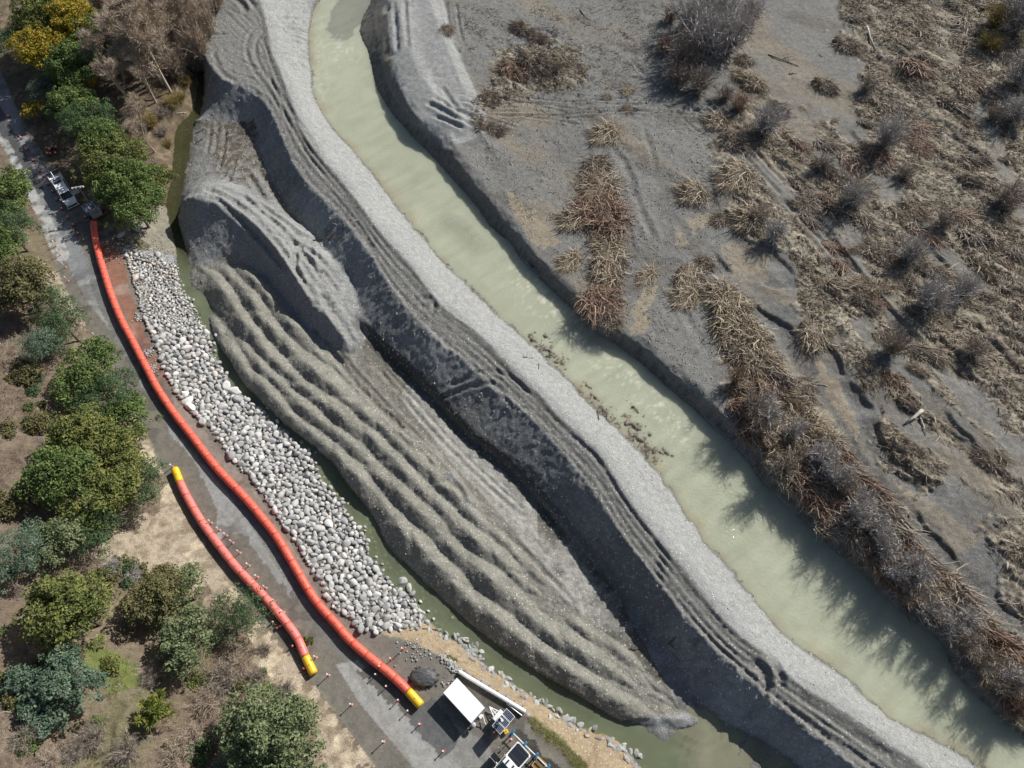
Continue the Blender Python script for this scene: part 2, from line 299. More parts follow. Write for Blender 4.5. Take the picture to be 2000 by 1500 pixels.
# shallow flood channel that runs down through the plain, with a low scarp
bl([(1440,470,1.85),(1500,620,1.7),(1560,720,1.6),(1640,820,1.5),(1700,930,1.45),(1800,1040,1.4),(1880,1120,1.4),(2050,1290,1.3)])
bl([(1560,650,2.2),(1660,740,2.2),(1715,800,2.2),(1730,880,2.2),(1830,930,2.2),(1950,1060,2.2),(2060,1180,2.2)])
bl([(1540,600,2.3),(1700,660,2.4),(1850,800,2.4),(2060,960,2.4)]); bl([(1700,200,2.3),(1850,350,2.4),(2060,560,2.5)])

# ------------------------------------------------------------------ height grid by relaxation between the break lines
GX0, GX1, GY0, GY1, GS = -150.0, 150.0, -16.0, 172.0, 0.3
gw, gh = int((GX1-GX0)/GS)+1, int((GY1-GY0)/GS)+1
def solve():
    pts = np.concatenate([resample(q, max(2, int(np.linalg.norm(np.diff(q[:, :2], axis=0), axis=1).sum()/.12))) for q in DEM])
    Z = None
    for lev in (64, 32, 16, 8, 4, 2, 1):
        s = GS*lev; nx, ny = int((GX1-GX0)/s)+2, int((GY1-GY0)/s)+2
        ix = np.clip(((pts[:, 0]-GX0)/s+.5).astype(int), 0, nx-1); iy = np.clip(((pts[:, 1]-GY0)/s+.5).astype(int), 0, ny-1)
        ok = (pts[:, 0] > GX0) & (pts[:, 0] < GX1) & (pts[:, 1] > GY0) & (pts[:, 1] < GY1)
        cs = np.zeros((ny, nx)); cn = np.zeros((ny, nx)); np.add.at(cs, (iy[ok], ix[ok]), pts[ok, 2]); np.add.at(cn, (iy[ok], ix[ok]), 1)
        fx = cn > 0; cz = np.where(fx, cs/np.maximum(cn, 1), 0)
        if Z is None: Z = np.full((ny, nx), 2.5)
        else:
            yy = np.clip(np.arange(ny)/2, 0, Z.shape[0]-1.001); xx = np.clip(np.arange(nx)/2, 0, Z.shape[1]-1.001)
            y0 = yy.astype(int); x0 = xx.astype(int); fy = (yy-y0)[:, None]; fx_ = (xx-x0)[None]
            Z = (Z[y0][:, x0]*(1-fx_)+Z[y0][:, x0+1]*fx_)*(1-fy)+(Z[y0+1][:, x0]*(1-fx_)+Z[y0+1][:, x0+1]*fx_)*fy
        for _ in range(150 if lev > 2 else 40):
            Z[fx] = cz[fx]; p = np.pad(Z, 1, mode='edge')
            Z = (p[:-2, 1:-1]+p[2:, 1:-1]+p[1:-1, :-2]+p[1:-1, 2:])/4
        Z[fx] = cz[fx]
    p = np.pad(Z, 1, mode='edge')
    return Z*.5+(p[:-2, 1:-1]+p[2:, 1:-1]+p[1:-1, :-2]+p[1:-1, 2:])/8
ZG = solve()
def soften(poly, it):
    global ZG
    gx, gy = np.meshgrid(GX0+GS*np.arange(ZG.shape[1]), GY0+GS*np.arange(ZG.shape[0])); m = inpoly(gx.ravel(), gy.ravel(), poly).reshape(ZG.shape)
    for _ in range(it):
        p = np.pad(ZG, 1, mode='edge'); b = (p[:-2, 1:-1]+p[2:, 1:-1]+p[1:-1, :-2]+p[1:-1, 2:]+p[1:-1, 1:-1])/5; ZG = np.where(m, b, ZG)
def dem(x, y):
    x = np.asarray(x, float); y = np.asarray(y, float)
    u = np.clip((x-GX0)/GS, 0, ZG.shape[1]-1.001); v = np.clip((y-GY0)/GS, 0, ZG.shape[0]-1.001)
    i = u.astype(int); j = v.astype(int); a = u-i; b = v-j
    return (ZG[j, i]*(1-a)+ZG[j, i+1]*a)*(1-b)+(ZG[j+1, i]*(1-a)+ZG[j+1, i+1]*a)*b

# regions (world polygons)
def cat(*ls): return np.concatenate([np.asarray(l)[:, :2] for l in ls])
POLY_RIV = cat(rivL, rivR[::-1])
POLY_FLOOD = cat(rivR, [(150, 0), (150, 172), (-20, 172)])
POLY_STREAM = cat(stL, stR[::-1], stR0[::-1])
POLY_BENCH = cat(benR, benL[::-1])
POLY_HILL = cat(benL, [(-150, -16), (-150, 150)])
POLY_WOOD = cat(benR[:int(len(benR)*.17)], [P(242, 495, 2)], stL[stL[:, 1] > P(345, 500, 0)[1]][::-1], [P(370, 60, 3), P(430, 40, 3), P(440, -80, 3)], [(-150, 172), (-150, 140)])
RIP_L = benR[np.argmin(abs(benR[:, 1]-P(242, 495, ZB)[1])):np.argmin(abs(benR[:, 1]-P(720, 1233, ZB)[1]))+1]
RIP_R = [(345,522),(349,561),(361,577),(370,589),(382,614),(389,635),(408,656),(412,698),(431,722),(440,747),(453,767),(483,783),(493,793),(507,800),(530,830),(563,857),(580,873),(607,897),(617,930),(633,957),(663,983),(670,997),(673,1017),(700,1033),(713,1060),(713,1087),(737,1110),(747,1143),(800,1163),(810,1183),(830,1210),(813,1232)]
POLY_RIP = cat(RIP_L, wl(RIP_R, .1)[::-1])
POLY_RIDGE = cat(wl([(393,520),(443,500),(470,502)], 1), wl(RIDGE_TOP[1:], .9), wl(RIDGE_R[2:], .8), stR[::-1][9:])
soften(POLY_RIDGE, 3)
POLY_WIN = cat(crR, crL[::-1])
POLY_SPOIL = wl([(755,-40),(763,117),(787,187),(820,240),(880,285),(945,258),(948,215),(895,100),(855,-40)], 2.8)
# ------------------------------------------------------------------ fine ground: a graded sheet of quads, finer near the camera
def rows():
    y = [-12.0]
    while y[-1] < 150: y.append(y[-1]+.112+.00155*max(y[-1], 0))
    return np.array(y)
YR = rows(); NC = 860
TT = np.linspace(-1, 1, NC)
X = TT[None, :]*(60+.365*np.maximum(YR, 0))[:, None]; Y = np.repeat(YR[:, None], NC, 1)
fX, fY = X.ravel(), Y.ravel()
Z = dem(fX, fY)
def lines(ps, z): return np.array([P(p[0], p[1], p[2] if len(p) > 2 else z) for p in ps])
inR = {k: inpoly(fX, fY, p) for k, p in dict(riv=POLY_RIV, flood=POLY_FLOOD, stream=POLY_STREAM, bench=POLY_BENCH, hill=POLY_HILL, wood=POLY_WOOD, rip=POLY_RIP, ridge=POLY_RIDGE, win=POLY_WIN, spoil=POLY_SPOIL).items()}
inR['flood'] &= ~inR['riv']; inR['hill'] &= ~inR['bench']; inR['wood'] &= ~(inR['bench'] | inR['hill'])
grav = ~(inR['flood'] | inR['hill'] | inR['wood'] | inR['bench'] | inR['rip'])
nA = fbm(fX, fY, 9.0, 4, 1); nB = fbm(fX, fY, 2.6, 4, 2); nC = fbm(fX, fY, .8, 3, 3); nD = fbm(fX, fY, .35, 2, 4)
# tipped loads: rows of overlapping heaps
hp = np.random.default_rng(12)
for q in CRESTS:
    Lq = np.linalg.norm(np.diff(q[:, :2], axis=0), axis=1).sum(); nq = int(Lq/2.9); c = resample(q, nq)
    for k in range(nq):
        t = c[min(k+1, nq-1)]-c[max(k-1, 0)]; l = math.hypot(t[0], t[1])+1e-9; ux, uy = t[0]/l, t[1]/l
        x0 = c[k, 0]+hp.normal(0, .11); y0 = c[k, 1]+hp.normal(0, .11); zt = .7+(c[k, 2]+hp.normal(.03, .13)-.7)*min(1, (k+.6)/2.5, (nq-k-.4)/4.5)
        m = np.nonzero((np.abs(fX-x0) < 4.2) & (np.abs(fY-y0) < 4.2))[0]; dx = fX[m]-x0; dy = fY[m]-y0
        al = dx*ux+dy*uy; la = -dx*uy+dy*ux+.04*al*hp.normal(); r_ = np.sqrt(la**2+(al*.31)**2+.05)*(1+.12*nB[m]+.12*nC[m])
        Z[m] = np.maximum(Z[m], np.where(inR['ridge'][m] | (r_ < 1.0), zt+.13-.80*r_, -9))
# gravel roughness
Z = Z+np.where(inR['ridge'], .05*nB+.12*nC+.06*nD, 0)
Z += np.where(grav & ~inR['ridge'] & ~inR['win'], .16*nB+.09*nC+.05*nD, 0)
Z += np.where(inR['win'], .05*nC+.02*nD, 0)
Z += np.where(inR['flood'], .10*nA+.07*nB+.06*nC+.03*nD, 0)
Z += np.where(inR['hill'], .5*nB+.22*nC+.1*nD, 0)*sstep(.2, 3, pdist(fX, fY, benL, 4)[0])
Z += np.where(inR['wood'], .25*nB+.15*nC, 0)
Z += np.where(inR['bench'], .02*nB+.012*nC, 0)
Z += np.where(inR['rip'], -.35, 0)*sstep(.1, 1.2, pdist(fX, fY, np.r_[POLY_RIP, POLY_RIP[:1]], 3)[0])
nE = fbm(fX, fY, .2, 2, 6)
Z += np.where(grav, .035*nE, np.where(inR['flood'], .02*nE, 0))
# scarp at the top of the far bank breaks off in bites
db, _, sb = pdist(fX, fY, bankR, 3.0)
Z -= np.where(inR['flood'], .5*np.exp(-(db/.8)**2)*np.clip(nB+.2, 0, 1)*1.4, 0)
# ruts -----------------------------------------------------------------
rutmask = np.zeros_like(Z)
def rut(poly, depth=.16, wd=.32, lip=.6, seed=0, tone=1.0, gap=0.0, tread=0.0):
    global Z, rutmask
    poly = smooth_poly(poly[:, :2], it=2)
    if len(poly) > 60: poly = resample(poly, 60)
    d, s, sg = pdist(fX, fY, poly, wd*4); m = d < wd*3.9
    a = depth*(.7+.6*vnoise(s[m]/3.0, s[m]*0+seed, seed))
    if gap: a = a*sstep(gap-.15, gap+.15, vnoise(s[m]/4.0, s[m]*0+seed+5, seed+5))
    q = np.abs(d[m]/wd+.32*nC[m]+.25*nD[m]); a = a*sstep(0, 1.6, s[m])*sstep(0, 1.6, s.max()-s[m])
    Z[m] += -a*np.exp(-q**2)+a*lip*np.exp(-((q-1.9)/.75)**2)
    if tread: Z[m] += tread*np.exp(-q**2)*np.sin(s[m]*2*math.pi/.38)
    rutmask[m] = np.maximum(rutmask[m], tone*np.exp(-(q/1.2)**2))
cR = resample(crR[:, :2], 160); cL = resample(crL[3:, :2], 160)
for i, f in enumerate((.14, .22, .30, .37, .44, .52, .58, .66, .74, .82, .9)):
    c = cR*(1-f)+cL*f; t = np.gradient(c, axis=0); n = np.stack([-t[:, 1], t[:, 0]], 1); n /= np.linalg.norm(n, axis=1)[:, None]
    k = np.arange(160); c = c+n*(.16*np.sin(k/11.+i*2.1)+.06*np.sin(k/4.3+i))[:, None]
    for a in range(0, 160, 40):
        rut(c[a:a+44], .04 if i % 2 else .065, .17+.04*(i % 3), .8, i*7+a, .9, gap=.35 if i in (0, 3, 5, 6, 8) else .15, tread=.02 if i in (1, 4, 6, 9) else 0)
ZC = 4.7
RUTS = [  # (points, height, depth, width)
 ([(575,0),(530,30),(490,60),(478,90),(490,130),(520,170),(560,230),(600,300),(640,350)], ZC, .28, .4),
 ([(590,15),(545,40),(508,65),(496,92),(508,130),(540,175),(585,240),(625,300)], ZC, .28, .4),
 ([(420,90),(418,110),(428,135),(450,155),(470,160)], 4.6, .3, .5), ([(470,160),(500,175),(530,205)], 4.7, .3, .4),
 ([(450,-10),(475,10),(482,30)], 4.6, .5, .6), ([(480,-10),(495,10),(500,20)], 4.6, .4, .5), ([(445,15),(465,25),(480,33)], 4.6, .3, .4),
 ([(395,75),(425,78),(455,75)], 3.5, .3, .4), ([(375,65),(400,62),(420,70)], 3.2, .3, .4),
 ([(800,600),(810,585),(835,580),(850,595),(845,612),(825,625),(805,640)], ZC, .3, .45), ([(815,605),(828,595),(838,605),(825,615)], ZC, .25, .3),
 ([(845,765),(885,757),(930,750),(965,752),(990,775)], 4, .3, .4), ([(850,745),(890,740),(940,728),(970,735)], 4.2, .25, .4), ([(880,750),(900,742),(945,738)], 4.0, .25, .35),
 ([(930,715),(960,720),(1000,735),(1040,775)], 4.9, .25, .35), ([(915,705),(960,745),(1010,800)], 4.9, .3, .35),
 ([(1455,1290),(1485,1300),(1500,1325),(1497,1355),(1480,1385),(1470,1420)], 4, .5, .55), ([(1485,1275),(1515,1295),(1528,1325),(1520,1355),(1500,1380)], 4, .4, .45),
 ([(1545,1345),(1600,1385),(1680,1440),(1760,1490)], 4.0, .25, .4), ([(1535,1375),(1600,1425),(1680,1480),(1740,1520)], 4.0, .3, .4),
 ([(660,690),(700,735),(760,800),(820,860),(870,920),(915,985)], .8, .25, .35), ([(640,680),(690,740),(740,795),(800,855),(850,905)], .8, .35, .4),
 ([(735,715),(790,780),(850,850),(930,930),(1020,1010)], .7, .12, .25), ([(745,710),(805,775),(870,850),(945,925),(1030,1000)], .7, .10, .2), ([(1000,1051),(1060,1110),(1130,1190)], .6, .12, .3),
 ([(420,395),(460,425),(510,470),(560,530)], 3.8, .4, .4), ([(400,375),(450,395),(520,450),(580,530),(620,590)], 3.8, .35, .4), ([(470,385),(540,440),(590,490),(640,560)], 3.4, .4, .4), ([(540,470),(600,480),(640,520)], 3.2, .4, .4), ([(590,470),(575,520),(600,570)], 3.2, .3, .35), ([(560,455),(620,465),(660,440)], 2.6, .4, .5), ([(600,540),(640,600),(670,650)], 2.8, .4, .4), ([(500,400),(540,425),(585,455)], 3.2, .35, .4), ([(430,375),(480,410),(520,440)], 4.2, .2, .3),
 ([(440,240),(435,290),(425,340)], 1.3, .2, .3), ([(460,300),(455,330),(445,365)], 1.3, .2, .3), ([(480,330),(510,380),(530,410)], 1.5, .35, .4), ([(500,320),(530,370),(570,430)], 1.5, .3, .4), ([(520,340),(545,380),(590,445)], 1.5, .3, .35),
 ([(410,235),(405,270),(400,300)], 1.2, .15, .3), ([(425,235),(420,270),(415,300)], 1.2, .15, .3),
 ([(575,460),(578,500),(580,530)], 3, .2, .35), ([(605,475),(607,510),(610,530)], 2.5, .2, .35), ([(620,520),(650,560),(665,580)], 2.2, .25, .35), ([(615,545),(640,590),(665,625),(690,670)], 2.2, .35, .4),
 # spoil heap and flood plain
 ([(768,-5),(772,40),(776,100)], 3.8, .3, .4), ([(790,-5),(792,40),(797,95)], 3.8, .3, .4),
 ([(830,200),(860,215),(900,235),(935,238)], 3.3, .35, .4), ([(845,190),(880,210),(925,222)], 3.3, .35, .4), ([(840,225),(880,240),(910,250)], 3.1, .3, .35), ([(860,165),(880,195),(900,215)], 3.3, .3, .4),
 ([(870,0),(876,60),(888,100),(905,108)], 2.2, .25, .4), ([(890,0),(893,25),(898,60),(905,85)], 2.2, .2, .3),
 ([(1225,110),(1290,180),(1350,250),(1400,275)], 2.2, .14, .3), ([(1330,190),(1400,255),(1460,310),(1530,385)], 2.2, .22, .35), ([(1365,185),(1440,255),(1480,300),(1535,360)], 2.2, .22, .35),
 ([(1530,390),(1600,460),(1680,560),(1760,660),(1850,740)], 2.3, .2, .35), ([(1540,420),(1620,510),(1700,600),(1790,700)], 2.3, .2, .35), ([(1560,400),(1640,480),(1730,600),(1850,720)], 2.3, .22, .35),
 ([(1180,270),(1205,300),(1230,340),(1245,400),(1280,470)], 2.15, .2, .6), ([(1255,250),(1275,300),(1280,340)], 2.15, .12, .5), ([(1330,590),(1350,640),(1380,690)], 2.1, .15, .6),
]
for i, (pts, z, dp, wd) in enumerate(RUTS): rut(lines(pts, z), dp*(.5 if z > 3.9 else .8), wd*(.75 if z > 3.9 else .9), .6, 100+i, .8)
def scarp(pts, h, z=2.1, fade=3.5):
    """a small eroded step: the ground drops on the right-hand side of the line"""
    global Z
    poly = smooth_poly(lines(pts, z), it=2); d, s, sg = pdist(fX, fY, poly, fade); m = d < fade*.98
    q = -sg[m]*d[m]+.5*nB[m]+.35*nC[m]; L_ = s.max(); e = sstep(0, 2, s[m])*sstep(0, 2, L_-s[m])
    Z[m] -= h*e*sstep(-.05, .22, q)*(1-sstep(fade*.3, fade*.95, d[m]))
for pts, h in [([(990,60),(1040,52),(1100,70)], .25), ([(1700,90),(1760,150),(1800,210)], .35), ([(1900,150),(1950,230),(2000,290)], .35), ([(1600,420),(1650,490),(1690,540)], .35), ([(1760,420),(1820,480),(1870,540)], .4), ([(1900,620),(1950,680),(2010,740)], .4), ([(1820,640),(1870,700),(1920,760)], .4), ([(1575,560),(1540,566),(1500,560),(1478,545)], .4), ([(1390,485),(1418,520),(1440,540)], .35), ([(1465,585),(1530,620),(1575,660)], .45), ([(1595,645),(1640,700),(1662,745)], .5), ([(1655,735),(1700,790),(1712,812)], .5), ([(1712,812),(1722,860),(1760,905),(1800,930),(1850,950)], .5), ([(1740,770),(1790,800),(1870,850),(1900,875)], .35), ([(1840,795),(1900,870),(2000,960)], .4), ([(1785,985),(1830,1040),(1890,1110)], .35), ([(1400,330),(1395,380),(1410,410)], .3), ([(1490,470),(1530,500),(1560,545)], .35), ([(1660,250),(1700,300),(1740,330)], .3), ([(1840,230),(1900,300),(1960,340)], .3), ([(1230,430),(1240,470),(1245,500)], .2), ([(1500,300),(1545,330),(1590,390)], .3), ([(1880,480),(1930,540),(1990,590)], .3), ([(1700,560),(1760,620),(1800,680)], .3)]: scarp(pts, h)
# scratches of a machine that crossed the plain (fans of fine grooves)
for k in range(64):
    if k < 30: x0 = random.uniform(890, 1120); y0 = random.uniform(185, 232); ln = random.uniform(40, 150); an = random.gauss(.08, .12)
    else: x0 = random.uniform(1180, 1340); y0 = random.uniform(198, 222); ln = random.uniform(40, 90); an = random.gauss(.03, .06)
    rut(lines([(x0, y0), (x0+ln*.5, y0+ln*.5*math.sin(an)+random.uniform(-2, 2)), (x0+ln, y0+ln*math.sin(an))], 2.15), .13, .22, .7, 300+k, .5)
for k in range(14):
    x0 = random.uniform(1100, 1200); y0 = random.uniform(30, 120); ln = random.uniform(60, 140); an = random.gauss(-.45, .12)
    rut(lines([(x0, y0), (x0+ln, y0+ln*math.sin(an))], 2.15), .1, .25, .6, 360+k, .5)
# blade marks on the river side of the berm's upper end, rills on its long slopes
for k in range(22):
    x0 = random.uniform(540, 560); y0 = 15+k*5.2+random.uniform(-2, 2)
    rut(lines([(x0, y0, 4.2), (x0+22, y0+random.uniform(-2, 4), 2.4), (600, y0+random.uniform(0, 6), .6)], 0), .22, .3, .7, 400+k, .3)
dcr, scr, sgr = pdist(fX, fY, resample(crR[:, :2], 60), 9.0)
slope = (sgr > 0) & (dcr < 9) & grav & (Z > -.1)
Z += np.where(slope, .10*fbm(scr, dcr*.25, .9, 3, 31)*sstep(.2, 1.5, dcr), 0)
dcl, scl, sgl = pdist(fX, fY, resample(crL[:, :2], 60), 9.0)
sl2 = (sgl < 0) & (dcl < 8) & grav
Z += np.where(sl2, .12*fbm(scl, dcl*.25, 1.0, 3, 33)*sstep(.2, 1.5, dcl), 0)
rimz0 = inpoly(fX, fY, cat(wl(RIM, 4.5), wl(RIM_B, 3)[::-1])); Z += rimz0*(.16*nB+.16*np.abs(nC)+.06*nD)
ce, cs_, cg = pdist(fX, fY, resample(crL[:, :2], 90), 2.5); Z += np.where(grav, -.30*np.clip(nC+.5*nB, 0, 1)*np.exp(-(ce/.7)**2)+.10*nD*np.exp(-(ce/1.2)**2), 0)
# debris islands along the near edge of the river
def blob(px, py, r, z, h, asp=2.0, ang=-.8):
    x, y = P(px, py, z); dx = fX-x; dy = fY-y; c, s = math.cos(ang), math.sin(ang)
    return h*np.exp(-(((dx*c+dy*s)/(r*asp))**2+((-dx*s+dy*c)/r)**2))
isl = np.zeros_like(Z)
for px, py, r, asp in [(1040,660,.8,1.6),(1060,680,1.0,2),(1085,700,.9,2),(1065,655,.5,2),(1125,760,.7,2.2),(1150,755,.3,3),(1175,800,.8,2),(1160,775,.35,3),(1205,825,.7,1.5),(1235,830,1.2,2.2),(1250,855,1.4,1.8),(1270,880,1.3,1.6),(1240,800,.4,3),(1305,888,.5,1.2),(930,570,.5,2),(960,600,.5,2)]:
    isl = np.maximum(isl, blob(px, py, r, 0, 1.0, asp))
dsh, _, _ = pdist(fX, fY, rivL, 7.0)
shoal = inR['riv'] & (isl > .05)
Z = np.where(shoal, np.maximum(Z, -.26+isl*.34+.2*nC+.3*nD+.25*nE), Z)
# black-shadowed scarps of the small terraces in the plain
# tar-sealed lane is a separate thin sheet of the same ground; smooth it
# ------------------------------------------------------------------ what lies where: ground tones
def tone(base): return np.repeat(np.array(base, float)[None], fX.size, 0)
def over(c, m, col, ): m = np.clip(m, 0, 1)[:, None]; return c*(1-m)+np.array(col)[None]*m
C = tone((.25, .257, .26))
C *= (1+.18*nA+.14*nB)[:, None]
dB, _, _ = pdist(fX, fY, rivL, 3.0)
C = over(C, (inR['win']*.75), (.205, .204, .195)); C = over(C, rutmask*grav*.6, (.165, .16, .145))
C = over(C, slope*sstep(.5, 2, dcr)*.8, (.315, .323, .322))
C = over(C, sl2*sstep(0, .5, nA+.6*nB)*.6, (.33, .335, .335)); C = over(C, sl2*sstep(.05, .5, -nA+.6*nC)*.6, (.15, .153, .155))
C = over(C, inR['ridge']*.95, (.228, .222, .192)); C *= (1+inR['ridge']*(.12*nB+.15*nC))[:, None]
floor = (inpoly(fX, fY, cat(ridR, toe[::-1][20:])) & ~inR['ridge'] & (Z < 1.3))
C = over(C, floor*.8, (.2, .187, .155))
silt = np.clip(1-np.abs(pdist(fX, fY, lines([(830,770),(880,830),(930,890),(1000,960),(1060,1030),(1110,1100),(1150,1180),(1185,1215)], .6), 4)[0]+nB*.9)/3.2, 0, 1)
C = over(C, floor*sstep(0, .5, silt)*.9, (.37, .365, .335))
wetm = sstep(.62, .25, Z+.12*nB)*(fX > P(1050, 1050)[0])*floor
C = over(C, wetm*.85, (.085, .08, .068))
C = over(C, sstep(.35, .02, Z+.06*nB)*grav*.7, (.11, .105, .09))
damp_shade = np.clip(1.25-pdist(fX, fY, np.array([P(*p) for p in DITCH]), 4)[0]/(1.0+.5*nB), 0, 1); damp_shade = damp_shade*sstep(P(0, 1300, 1)[1], P(0, 900, 1)[1], fY); C = over(C, damp_shade*grav*.8, (.06, .058, .052))  # ditch strip: its deep shade painted into the tone, along with damp gravel
up = inpoly(fX, fY, lines([(385,232),(500,240),(520,340),(600,445),(500,385),(430,350),(360,370),(350,300)], 1.2))
C = over(C, up*sstep(-.3, .5, nB)*.6, (.16, .145, .12)); C = over(C, up*sstep(.15, .5, nC+nA)*.7, (.075, .06, .045))
rimz = inpoly(fX, fY, cat(wl(RIM, 4.5), wl(RIM_B, 3)[::-1])); C = over(C, rimz*.6, (.27, .272, .268))
# river and stream beds
C = over(C, (inR['riv'] & (Z < .1))*.9, (.17, .16, .12)); C = over(C, shoal*sstep(-.3, .3, isl-.25)*.9, (.17, .15, .125)); C = over(C, shoal*sstep(.1, .4, nD)*.7, (.28, .235, .175))
C = over(C, inR['stream']*(Z >= .1)*(fY > P(345, 500)[1])*.95, (.13, .105, .072))
bed = inR['stream'] & ~inR['rip'] & (Z < .25)
C = over(C, bed*.9, (.10, .105, .06)); C = over(C, bed*sstep(.1, .5, nC)*.5, (.16, .15, .1))
up_creek = bed & (fY > P(340, 480)[1]); C = over(C, up_creek*sstep(-.2, .4, nB)*.6, (.11, .085, .045))
# flood plain: grey silt flats, tan silt, straw-coloured wrack
fl = inR['flood'] & ~inR['spoil']
C = over(C, fl*1.0, (.19, .189, .182)); C = over(C, fl*sstep(.05, .5, fbm(fX*.72+fY*.69, (fX*.69-fY*.72)*.4, 7, 4, 45))*.8, (.235, .2, .152)); C = over(C, fl*sstep(.1, .5, fbm(fX*.5+fY*.86, (fX*.86-fY*.5)*.25, 3.2, 4, 43))*.6, (.115, .104, .09)); C *= (1+fl*(.10*nA+.10*nB+.06*nC))[:, None]
for pts, a in [([(985,370),(1010,385),(1060,430),(1100,480),(1060,490),(1010,430)], .9), ([(1255,560),(1290,560),(1275,600),(1255,655),(1225,660),(1235,610)], .9), ([(1340,425),(1385,420),(1400,440),(1350,460)], .8), ([(1590,690),(1640,760),(1700,860),(1780,960),(1850,1050),(1800,1040),(1700,930),(1620,800)], .8), ([(1700,830),(1760,920),(1840,990),(1930,1060),(1860,1090),(1760,1000)], .6), ([(1730,980),(1790,1000),(1800,1040),(1740,1020)], .9), ([(1320,440),(1340,480),(1310,480)], .7), ([(1470,690),(1540,700),(1640,800),(1700,900),(1650,900),(1560,780)], .5), ([(1410,470),(1500,480),(1490,530),(1440,540)], .6)]:
    m = inpoly(fX+nB*1.2, fY+nC*1.0, lines(pts, 2)); C = over(C, m*a*fl, (.29, .245, .182))
STRAW = [[(1420,180),(1480,150),(1500,190),(1560,240),(1640,230),(1560,330),(1500,350),(1470,300)], [(1660,-80),(2080,-80),(2080,1150),(1990,1050),(1900,960),(1830,900),(1740,850),(1720,780),(1640,700),(1560,610),(1560,520),(1500,470),(1450,420),(1420,330),(1400,220),(1470,250),(1560,260),(1650,220),(1690,120),(1640,40)], [(1700,810),(1800,850),(1850,930),(1800,960),(1730,890)], [(1420,690),(1500,680),(1560,760),(1640,850),(1710,980),(1800,1060),(1900,1180),(2020,1330),(2080,1480),(1960,1380),(1860,1250),(1760,1170),(1620,1040),(1500,920),(1430,830)], [(1900,1020),(2080,1050),(2080,1300),(1960,1150)], [(1380,555),(1440,550),(1500,650),(1520,720),(1440,720),(1400,640)], [(985,90),(1080,70),(1150,120),(1130,170),(1040,185),(960,200),(930,270),(920,200),(970,150)]]
straw = np.zeros(fX.size)
for p in STRAW: straw = np.maximum(straw, inpoly(fX+nB*3.5+nA*3+nC, fY+nB*3+nC*1.5+nA*2, lines(p, 2.1))*1.0)
CHAN = [([(1500,-20),(1560,100),(1640,200),(1690,300),(1750,400),(1830,480),(1900,560)], 1.6), ([(1400,250),(1560,400),(1700,570),(1850,740),(2000,900)], 1.5), ([(1480,560),(1560,650),(1640,740)], 1.4), ([(1690,640),(1800,760),(1900,850),(2010,930)], 1.2), ([(1560,250),(1640,330),(1680,420),(1660,500)], 1.3), ([(1860,120),(1930,230),(1960,330),(2010,420)], 1.0), ([(1740,800),(1840,880),(1960,980)], 1.0)]
def chan(x, y):
    o = np.zeros(x.shape); n1 = fbm(x, y, 3., 3, 95)
    for pts, r in CHAN: o = np.maximum(o, np.clip(1.6-(pdist(x, y, smooth_poly(lines(pts, 2.2), it=2), 5)[0]+n1*1.6)/r, 0, 1))
    return o
straw *= 1-.9*chan(fX, fY)
straw *= fl; sx4 = fbm(fX, fY, .5, 3, 48, .7); sx5 = fbm(fX+3, fY, 1.2, 3, 49)
sx = fbm(fX*.72+fY*.69, (fX*.69-fY*.72)*.22, .55, 3, 41); sx2 = fbm(fX*.72+fY*.69, (fX*.69-fY*.72)*.3, 2.2, 3, 42)
C = over(C, straw*sstep(-.55, .15, sx2+.4*nA+.25)*.85, (.235, .2, .15)); C = over(C, straw*sstep(.05, .4, sx)*.7, (.38, .335, .26)); C = over(C, straw*sstep(.08, .45, -sx+nB*.3)*.75, (.085, .068, .05))
pale = sstep(.05, .5, nA+.35*fbm(fX, fY, 18., 3, 46)+.25*sstep(60, 95, fX)-.05)
C = over(C, straw*pale*sstep(-.35, .35, sx4+.3)*.55, (.46, .42, .34)); C = over(C, straw*sstep(.30, .6, -sx2)*.8, (.215, .208, .19))
sx3 = fbm(fX*.72+fY*.69, (fX*.69-fY*.72)*.5, 1.9, 4, 47, .6); sx5 = sx5
Z += straw*(.14*sx+.10*sx2+.55*np.clip(sx3, -.25, .6)+.16*sx4+.1)
C = over(C, straw*sstep(.08, .4, sx4+.3*sx5)*.65, (.42, .375, .295)); C = over(C, straw*sstep(.10, .4, -sx4+.3*sx5)*.7, (.075, .06, .046)); C = over(C, straw*sstep(.25, .55, sx5-nA*.4)*.5, (.13, .095, .08))
C = over(C, straw*sstep(.0, .35, -sx3)*.6, (.115, .098, .075))
spo = inR['spoil']; C = over(C, spo*.9, (.275, .28, .278)); C *= (1+spo*(.15*nC+.1*nB))[:, None]
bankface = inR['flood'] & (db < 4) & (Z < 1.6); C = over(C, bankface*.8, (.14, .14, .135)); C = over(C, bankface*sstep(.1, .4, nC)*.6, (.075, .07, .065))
wood = inR['wood']; C = over(C, wood*1.0, (.13, .1, .068)); C = over(C, wood*sstep(0, .5, nC+nB*.5)*.7, (.24, .19, .125)); C = over(C, wood*sstep(.1, .5, nA-.1)*.5, (.1, .115, .05))
gv = inpoly(fX+nC, fY+nC, lines([(295,395),(330,390),(340,450),(352,520),(300,500),(280,470),(245,480),(225,460),(270,430)], 1.5)); C = over(C, gv*(wood | inR['rip'])*.8, (.27, .25, .21))
